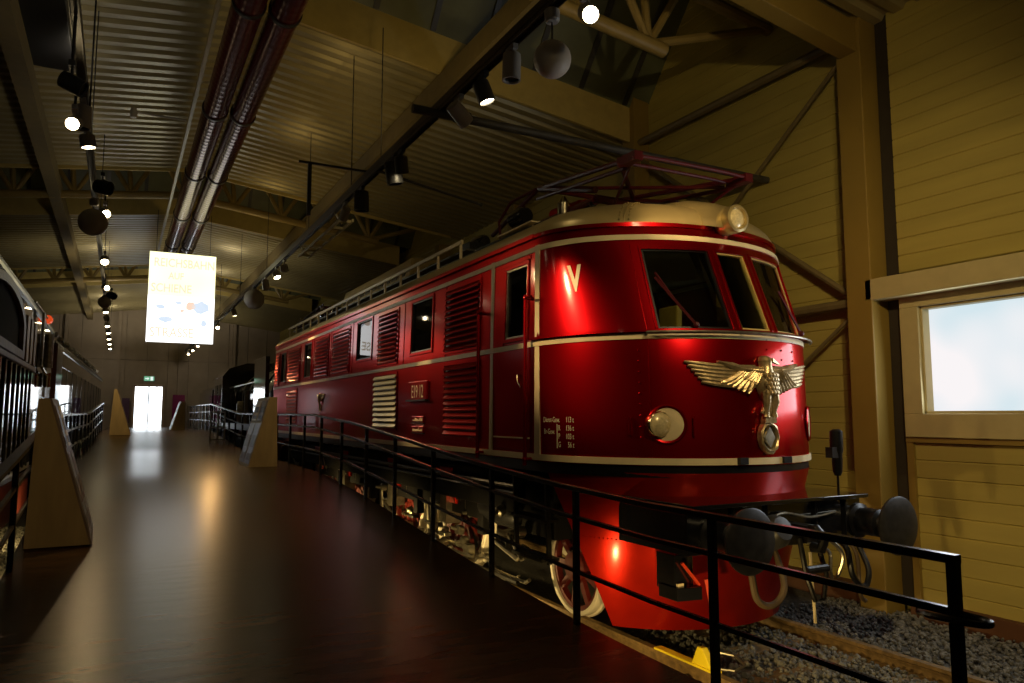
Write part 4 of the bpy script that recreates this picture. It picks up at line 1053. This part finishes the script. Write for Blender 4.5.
# cross poles and T hanger
m = MB(); m.tube((2.7, 7.45, 5.45), (8.06, 7.45, 5.45), .05, 10); m.lathe([(.07, 0), (.07, .18)], (3.2, 7.45, 5.46), (1, 0, 0), 12)
tag(m.build('cross_pole', GREYD, at=(3, 7.45, 5.46), smooth=True), 'thick dark pole from the right lighting track across to the wall', 'pole')
m = MB(); m.tube((3.0, 9.7, 5.47), (4.6, 9.7, 5.2), .02, 8); m.sphere((4.6, 9.7, 5.2), .03, 8, 6)
tag(m.build('cross_pole', GREYD, at=(3, 9.7, 5.46), smooth=True), 'thin dark rod from the right track toward the pantograph', 'pole')
t = thing('t_hanger', (2.2, 10.2, 5.6), 'black T-shaped hanger left of the right lighting track', 'hanger')
MB().bar((2.05, 10.2, 5.6), (3.03, 10.2, 5.6), .03, .03).build('crossbar', BLACK, t)
MB().bar((2.2, 10.2, 5.6), (2.2, 10.2, 4.85), .05, .05, (0, 1, 0)).build('upright', BLACK, t)
m = MB(); m.tube((2.9, 10.6, 5.5), (2.9, 10.6, 7.5), .008, 6); tag(m.build('wire_hanger', GREYD, at=(2.9, 10.6, 5.5)), 'thin vertical wire above the black T-shaped hanger', 'wire')
m = MB(); m.tube((-.42, 8.9, 5.4), (-.42, 8.9, 7.5), .01, 6); tag(m.build('wire_hanger', BLACK, at=(-.42, 8.9, 5.4)), 'thin black wire beside the suspended panel on the left', 'wire')
m = MB(); m.tube((.0, 13.4, 7.1), (.8, 13.4, 7.1), .02, 8); m.lathe([(.05, 0), (.06, .1), (.04, .16)], (.0, 13.4, 7.0), (0, 0, 1), 12); tag(m.build('ceiling_sensor', GREYF, at=(.3, 13.4, 7.1), smooth=True), 'small sensor on an arm left of the ducts', 'sensor')

# ================================================================== yellow wheel stop on the rail
ws = thing('wheel_stop', (4.42, 5.05, 0), 'yellow wheel stop with a grey handle lying on the near rail', 'wheel stop')
m = MB(); m.box(4.375, 4.465, 4.78, 5.55, .002, .022); m.build('base_plate', YEL, ws, bevel=.004)
m = MB(); m.hexa([(4.385, 4.82, .022), (4.455, 4.82, .022), (4.455, 5.06, .022), (4.385, 5.06, .022), (4.39, 4.93, .17), (4.45, 4.93, .17), (4.45, 4.99, .17), (4.39, 4.99, .17)]); m.build('wedge', YEL, ws, bevel=.006)
m = MB(); m.path([(4.42, 4.85, .03), (4.52, 4.70, .035), (4.66, 4.72, .05), (4.70, 4.88, .08), (4.58, 5.0, .10), (4.44, 4.98, .12)], .012, 8); m.build('handle', STEEL, ws, smooth=True)

# ================================================================== black steam locomotive on the right track
sl = thing('steam_locomotive', (5.31, 28, 0), 'black steam locomotive with red wheels standing behind the red locomotive', 'locomotive')
m = MB(); m.lathe([(.001, 0), (.55, .06), (.86, .12), (.9, .2), (.9, 3.0), (.86, 3.02), (.94, 3.06), (.94, 9.6)], (5.31, 23.2, 2.85), (0, 1, 0), 36); bl = m.build('boiler', BLACKG, sl, smooth=True)
m = MB()
for y in (26.2, 27.9, 29.6, 31.3): m.lathe([(.945, 0), (.955, .01), (.955, .08), (.945, .09)], (5.31, y, 2.85), (0, 1, 0), 36, caps=False)
m.build('boiler_band', STEEL, bl, smooth=True)
m = MB(); m.lathe([(.3, 0), (.26, .1), (.25, .6), (.31, .62), (.31, .7), (.24, .7)], (5.31, 24.1, 3.7), (0, 0, 1), 20); m.build('chimney', BLACK, sl, smooth=True)
for y in (26.8, 29.5):
    m = MB(); m.lathe([(.42, 0), (.40, .25), (.32, .42), (.15, .5), (.001, .52)], (5.31, y, 3.65), (0, 0, 1), 20); m.build('dome', BLACKG, sl, smooth=True)
m = MB(); m.box(4.0, 4.12, 24.0, 26.2, 2.2, 3.95); m.box(6.5, 6.62, 24.0, 26.2, 2.2, 3.95); build_each(m, 'smoke_deflector', BLACKG, sl, bevel=.02)
m = MB(); m.box(3.8, 6.82, 23.6, 33, 1.72, 1.80); m.box(3.8, 3.84, 23.6, 33, 1.6, 1.72); build_each(m, 'running_board', BLACK, sl)
m = MB(); m.lathe([(.34, 0), (.4, .05), (.4, 1.3), (.34, 1.35)], (4.15, 24.3, 1.05), (0, 1, 0), 20); m.build('cylinder', BLACKG, sl, smooth=True)
m = MB(); m.box(3.78, 6.84, 33, 36, 1.3, 3.7)
m.prism([(-1.56, 3.7), (-1.3, 4.05), (-.6, 4.28), (.6, 4.28), (1.3, 4.05), (1.56, 3.7)], lambda u, v, d: Vector((5.31 + u, d, v)), 32.8, 36.6)
cb = m.build('cab', BLACKG, sl)
for y in (33.4, 34.6): MB().box(3.765, 3.79, y, y + .85, 2.6, 3.4).build('cab_window', GLASSD, cb)
m = MB(); m.box(3.8, 6.82, 36.8, 42.8, 1.2, 3.3); m.box(3.9, 6.72, 37, 42.6, 3.3, 3.45); tn = m.build('tender', BLACKG, sl, bevel=.04)
for k, (y, r) in enumerate(((24.9, .45), (27.2, .8), (29.2, .8), (31.2, .8), (34, .5), (38, .48), (39.9, .48), (41.8, .48))):
    m = MB(); m.lathe([(r * .8, 0), (r, 0), (r, .12), (r * .8, .12)], (4.3, y, r), (1, 0, 0), 32, caps=False)
    for a in range(12): m.bar((4.36, y, r), (4.36, y + r * .85 * cos(a * pi / 6), r + r * .85 * sin(a * pi / 6)), .05, .05, (1, 0, 0))
    m.lathe([(.16, 0), (.16, .1)], (4.28, y, r), (1, 0, 0), 16)
    m.build('wheel', WHEELR, sl)
m = MB(); m.bar((4.22, 25.4, 1.0), (4.22, 29.4, .8), .04, .09); m.bar((4.2, 27.0, .75), (4.2, 31.4, .75), .04, .1); build_each(m, 'connecting_rod', STEEL, sl)
m = MB(); m.box(4.2, 6.4, 23.6, 42.5, .7, 1.25); m.build('frame', OILY, sl)
m = MB()
m.tube((4.1, 25.6, 3.25), (4.1, 33, 3.25), .03, 8); m.tube((4.15, 28.6, 1.8), (4.15, 28.6, 3.0), .10, 12); m.lathe([(.14, 0), (.17, .1), (.17, .7), (.12, .8)], (4.2, 30.4, 1.85), (0, 0, 1), 14); m.tube((4.4, 27.4, 2.2), (4.4, 27.4, 3.5), .05, 8)
build_each(m, 'boiler_pipe', STEEL, sl, smooth=True)
m = MB(); m.lathe([(.17, 0), (.2, .04), (.2, .16), (.14, .2)], (5.0, 23.0, 4.3), (0, 1, 0), 20); m.build('front_lantern', CHROME, sl, smooth=True)
m = MB(); m.box(4.1, 6.5, 22.75, 23.0, .85, 1.35)
m.lathe([(.1, 0), (.1, .4), (.22, .42), (.22, .46)], (4.4, 22.75, 1.06), (0, -1, 0), 16); m.lathe([(.1, 0), (.1, .4), (.22, .42), (.22, .46)], (6.2, 22.75, 1.06), (0, -1, 0), 16)
m.box(4.6, 6.0, 23, 24.2, 1.0, 1.9); m.build('buffer_beam', WHEELR, sl)

# ================================================================== dark trains on the left
XS = -1.45
def coach(y0, y1, nm, label, paint, windows, ze=3.85):
    r = thing(nm, (-2.85, (y0 + y1) / 2, 0), label, 'railway car')
    x0, x1 = -4.25, XS
    m = MB()
    m.box(x0, x1, y0, y0 + .06, 1.15, ze); m.box(x0, x1, y1 - .06, y1, 1.15, ze); m.box(x0, x0 + .05, y0, y1, 1.15, ze)
    cuts = sorted(windows); y = y0 + .06
    for a, b, c, d in cuts:
        m.box(x1 - .05, x1, y, a, 1.15, ze); m.box(x1 - .05, x1, a, b, 1.15, c); m.box(x1 - .05, x1, a, b, d, ze); y = b
    m.box(x1 - .05, x1, y, y1 - .06, 1.15, ze); m.box(x0, x1, y0, y1, 1.1, 1.15)
    bd = m.build('body_shell', paint, r)
    m = MB(); m.prism([(-1.42, ze), (-1.40, ze + .1), (-1.15, ze + .3), (-.6, ze + .44), (0, ze + .48), (.6, ze + .44), (1.15, ze + .3), (1.40, ze + .1), (1.42, ze)], lambda u, v, d: Vector((-2.85 + u, d, v)), y0 - .08, y1 + .08)
    m.build('roof', GREYD, r, smooth=True)
    for a, b, c, d in cuts:
        m = MB(); m.box(x1 - .008, x1 - .002, a, b, c, d); wn = m.build('window', GLASSD, r)
        m = MB()
        for ya, yb, za, zb in ((a - .05, b + .05, d, d + .05), (a - .05, b + .05, c - .05, c), (a - .05, a, c, d), (b, b + .05, c, d)): m.box(x1 - .03, x1 + .004, ya, yb, za, zb)
        m.build('window_frame', paint, wn)
    m = MB(); m.box(x1 - .02, x1 + .03, y0, y1, ze - .05, ze + .01); m.box(x1 - .02, x1 + .02, y0, y1, 1.15, 1.22); build_each(m, 'side_moulding', STEEL, r)
    m = MB(); m.box(x0 + .2, x1 - .15, y0 + .2, y1 - .2, .8, 1.1)
    m.build('underframe', OILY, r)
    n = 4
    for y in (y0 + 1.2, y0 + 3.2, y1 - 3.2, y1 - 1.2):
        m = MB(); m.lathe([(.36, 0), (.5, 0), (.5, .12), (.36, .12)], (-2.05, y, .5), (-1, 0, 0), 28, caps=False)
        for a in range(9): m.bar((-2.1, y, .5), (-2.1, y + .4 * cos(a * 2 * pi / 9), .5 + .4 * sin(a * 2 * pi / 9)), .06, .05, (1, 0, 0))
        m.build('wheel', WHEELR, r, smooth=True)
        m = MB(); m.box(-2.0, -1.8, y - .2, y + .2, .35, .75)
        for k in range(4): m.box(-1.98, -1.88, y - .6 + .1 * k, y + .6 - .1 * k, .82 - .03 * k, .84 - .03 * k)
        m.build('axle_spring', WHEELR, r)
    return r
# first vehicle: dark engine with an arched bronze cab opening
v = coach(8.0, 20.6, 'railway_car', 'dark vehicle with an arched bronze-framed cab opening, across the walkway from the red locomotive', COACH, [(16.6, 17.2, 2.6, 3.5), (18.6, 19.3, 2.5, 3.5)], 4.08)
m = MB()
arch = [(10.2, 3.12), (10.2, 3.5)] + [(12.1 - 1.9 * cos(pi * i / 12), 3.45 + .42 * sin(pi * i / 12)) for i in range(1, 12)] + [(14.0, 3.5), (14.0, 3.12)]
outer = [(9.95, 3.0), (9.95, 3.52)] + [(12.1 - 2.15 * cos(pi * i / 12), 3.47 + .52 * sin(pi * i / 12)) for i in range(1, 12)] + [(14.25, 3.52), (14.25, 3.0)]
mpx = lambda u, v_, d: Vector((XS + d, u, v_))
n = len(arch); vs = [mpx(*p, .07) for p in outer] + [mpx(*p, .07) for p in arch] + [mpx(*p, 0) for p in outer] + [mpx(*p, 0) for p in arch]
m.add(vs, [(i, (i + 1) % n, n + (i + 1) % n, n + i) for i in range(n)] + [(i, (i + 1) % n, 2 * n + (i + 1) % n, 2 * n + i) for i in range(n)] + [(n + i, n + (i + 1) % n, 3 * n + (i + 1) % n, 3 * n + i) for i in range(n)])
ar = m.build('cab_arch', BRONZEC, v)
m = MB(); m.prism(arch, mpx, .001, .008); m.build('cab_shade_panel', mat('arch_dark', (.012, .010, .007), .9, spec=.05), ar)  # flat dark sheet paints the shade inside the arch
m = MB()
for y in (14.7, 15.3, 15.9): m.box(XS, XS + .05, y, y + .35, 3.0, 3.78)
m.box(XS, XS + .06, 8.2, 16.4, 2.9, 2.98); build_each(m, 'cab_side_panel', BRONZEC, v, bevel=.01)
m = MB()
for k in range(14): y = 8.4 + .58 * k; m.box(XS, XS + .035, y, y + .12, 1.2, 2.9)
build_each(m, 'side_rib', BLACKG, v, bevel=.01)
m = MB(); m.tube((XS + .05, 15.6, 4.13), (XS + .05, 18.2, 4.13), .022, 8); m.tube((XS + .08, 17.0, 3.2), (XS + .08, 17.0, 4.1), .03, 8); m.tube((XS + .1, 18.3, 3.1), (XS + .1, 18.3, 3.8), .09, 10); build_each(m, 'steam_pipe', STEEL, v, smooth=True)
m = MB(); m.tube((XS + .07, 17.4, 3.05), (XS + .07, 19.2, 2.9), .03, 8); m.lathe([(.07, 0), (.07, .3)], (XS + .08, 18.6, 2.7), (0, 0, 1), 12); build_each(m, 'valve_gear', CHROME, v, smooth=True)
m = MB(); m.lathe([(.07, 0), (.09, .04), (.09, .22), (.06, .26)], (XS + .04, 18.6, 4.13), (0, -1, .0), 16); m.build('red_tail_lamp', REDLAMP, v, smooth=True)
m = MB(); m.box(XS - .02, XS + .12, 7.5, 14.5, .98, 1.16); m.box(XS - .4, XS + .02, 8.2, 20, .45, .95); build_each(m, 'running_board', COACHR, v)
# second vehicle: coach
wl = [(23.3 + 1.75 * k, 24.8 + 1.75 * k, 1.9, 3.4) for k in range(11)]
v2 = coach(21.6, 43, 'railway_car', 'long dark passenger coach coupled behind the vehicle with the arched cab opening', COACH, wl)
m = MB(); m.box(XS - .6, XS + .05, 21.55, 22.9, 1.2, 3.9); m.build('end_vestibule', COACHR, v2, bevel=.03)
m = MB()
for k in range(12): y = 23.4 + 1.7 * k; m.lathe([(.07, 0), (.1, .06), (.06, .14)], (XS - .25, y, 4.22), (.4, 0, 1), 12)
build_each(m, 'roof_ventilator', GREYF, v2, smooth=True)
YAW = radians(1.75); pv = Vector((XS, 21.6, 0)); rz = Matrix.Rotation(-YAW, 3, 'Z')
v2.location = pv + rz @ (v2.location - pv); v2.rotation_euler = (0, 0, -YAW)

# ================================================================== far wall fittings
e = thing('exit_sign', (1.35, 43.9, 3.95), 'small green exit sign above the bright door', 'sign')
m = MB(); m.box(1.1, 1.65, 43.92, 43.99, 3.9, 4.2); m.build('case', GREYF, e)
m = MB(); m.box(1.13, 1.62, 43.91, 43.92, 3.93, 4.17); m.build('face', glow('exit_green', (.25, .8, .45), (.35, .85, .5), .5, 3), e)
m = MB(); m.prism([(1.18, 4.02), (1.3, 4.02), (1.3, 3.97), (1.38, 4.05), (1.3, 4.13), (1.3, 4.08), (1.18, 4.08)], lambda u, v_, d: Vector((u, d, v_)), 43.905, 43.91); m.box(1.44, 1.56, 43.905, 43.91, 3.95, 4.15); m.build('pictogram', glow('exit_white', (.9, 1, .95), (1, 1, 1), .9, 3), e)
m = MB(); m.box(2.55, 3.15, 43.75, 43.79, 1.55, 3.2)
bn = tag(m.build('wall_banner', MAG, at=(2.85, 43.77, 1.5)), 'dark magenta banner on the end wall right of the door', 'banner')
m = MB(); m.box(.15, .5, 43.75, 43.79, 1.7, 3.0)
tag(m.build('wall_banner', mat('violet_banner', (.12, .06, .14), .5), at=(.3, 43.77, 1.5)), 'small violet notice on the end wall left of the door', 'banner')

# ================================================================== lights of the place and added fill
def lamp(name, loc, aim, energy, color, kind='SPOT', angle=90, blend=.7, size=.08):
    ld = bpy.data.lights.new(name, kind); ld.energy = energy; ld.color = color
    if kind == 'SPOT': ld.spot_size = radians(angle); ld.spot_blend = blend; ld.shadow_soft_size = size
    elif kind == 'POINT': ld.shadow_soft_size = size
    else: ld.shape = 'RECTANGLE'; ld.size, ld.size_y = size
    o = bpy.data.objects.new(name, ld); COL.objects.link(o); o.location = loc
    d = (Vector(aim) - Vector(loc)).normalized(); o.rotation_mode = 'QUATERNION'; o.rotation_quaternion = d.to_track_quat('-Z', 'Y')
    return o
# track spots behind and above the camera
spot(3.03, 2.2, ZT, (4.8, 5.6, 4.15), 'w', 'lit spotlight on the right track before the locomotive nose', 700, 15, 1)
spot(3.03, .9, ZT, (7.9, 5.6, 1.6), 'w', 'lit spotlight on the right track aimed at the ochre wall', 520, 80, 1, color=(1, .74, .36))
spot(3.03, 1.6, ZT, (7.9, 9.5, 5.0), 'w', 'lit spotlight on the right track aimed high on the ochre wall', 230, 80, 1, color=(1, .74, .36))
spot(-.48, 3.2, ZT, (-.5, 9.2, 1.5), 'w', 'lit spotlight on the left track aimed at the nearest display board', 90, 20, .8)
spot(3.03, 11.4, ZT, (2.7, 15.9, 1.7), 'w', 'lit spotlight on the right track aimed at the yellow display board', 120, 24, .8)
# added upward fill lights that brighten the roof, without fixtures
for x, ys_, e in ((3.03, (1.5, 6.4, 8.9, 12.5, 16.5, 20), 14), (-.48, (3, 8.6, 10.6, 14, 17, 21), 6.5), (3.03, (24.2, 28.4, 33, 38, 41), 50), (-.48, (26, 32, 37, 41), 55)):
    for y in ys_: lamp('roof_fill_light', (x, y, 5.66), (x, y + .4, 7.5), e * 1.5, (1, .70, .27) if x > 0 and y < 22 else (1, .86, .62), 'SPOT', 165, .6, .1)
spot(3.03, 40.2, ZT, (4.6, 44, 3.6), 'w', 'added fill spotlight at the far end of the right track brightening the end wall', 45, 130, 1, color=(1, .84, .64))  # this pair is added to brighten the end wall
spot(-.48, 40.4, ZT, (-1.5, 44, 3.6), 'w', 'added fill spotlight at the far end of the left track brightening the end wall', 45, 130, 1, color=(1, .84, .64))
# floodlights under the walkway edge, lighting running gear
def flood(x, y, z, aim, energy, label, angle=120):
    f = thing('floodlight', (x, y, z), label, 'floodlight')
    d = (Vector(aim) - Vector((x, y, z))).normalized()
    m = MB(); m.box(x - .05, x + .05, y - .12, y + .12, z - .06, z + .06); m.build('housing', GREYD, f)
    lamp('flood_beam', Vector((x, y, z)) + d * .09, aim, energy, (1, .70, .26), 'SPOT', angle, .8, .04)
flood(3.2, 5.6, .24, (4.2, 6.0, .50), 38, 'small floodlight under the walkway edge nearest the locomotive nose', 110)
flood(3.2, 4.0, .22, (4.42, 4.9, -.05), 90, 'small floodlight under the walkway edge beside the wheel stop', 110)
flood(3.12, 8.2, .24, (4.4, 8.4, .0), 125, 'small floodlight under the walkway edge by the first driving wheel', 140)
flood(3.12, 11.6, .30, (4.4, 11.6, .0), 125, 'small floodlight under the walkway edge by the middle driving wheels', 140)
flood(3.12, 15.5, .30, (4.4, 15.5, .0), 125, 'small floodlight under the walkway edge by the last driving wheels', 140)
flood(-.68, 11, .35, (-2.0, 12.5, -.1), 130, 'small floodlight under the left walkway edge', 150)
flood(-.68, 15, .45, (-2.0, 16, -.1), 130, 'second small floodlight under the left walkway edge', 150)
# daylight from the exit door and the side window
lamp('window_daylight', (7.85, 4.2, 2.75), (4, 4.4, 2.4), 40, (.85, .93, 1.0), 'AREA', size=(1.9, 1.1))
wd = bpy.data.worlds.new('world'); bpy.context.scene.world = wd; wd.use_nodes = True
wd.node_tree.nodes['Background'].inputs['Color'].default_value = (.5, .6, .7, 1); wd.node_tree.nodes['Background'].inputs['Strength'].default_value = 0.0
sc = bpy.context.scene
sc.view_settings.view_transform = 'Standard'; sc.view_settings.look = 'None'; sc.view_settings.exposure = 0; sc.view_settings.gamma = 1; sc.view_settings.use_curve_mapping = False
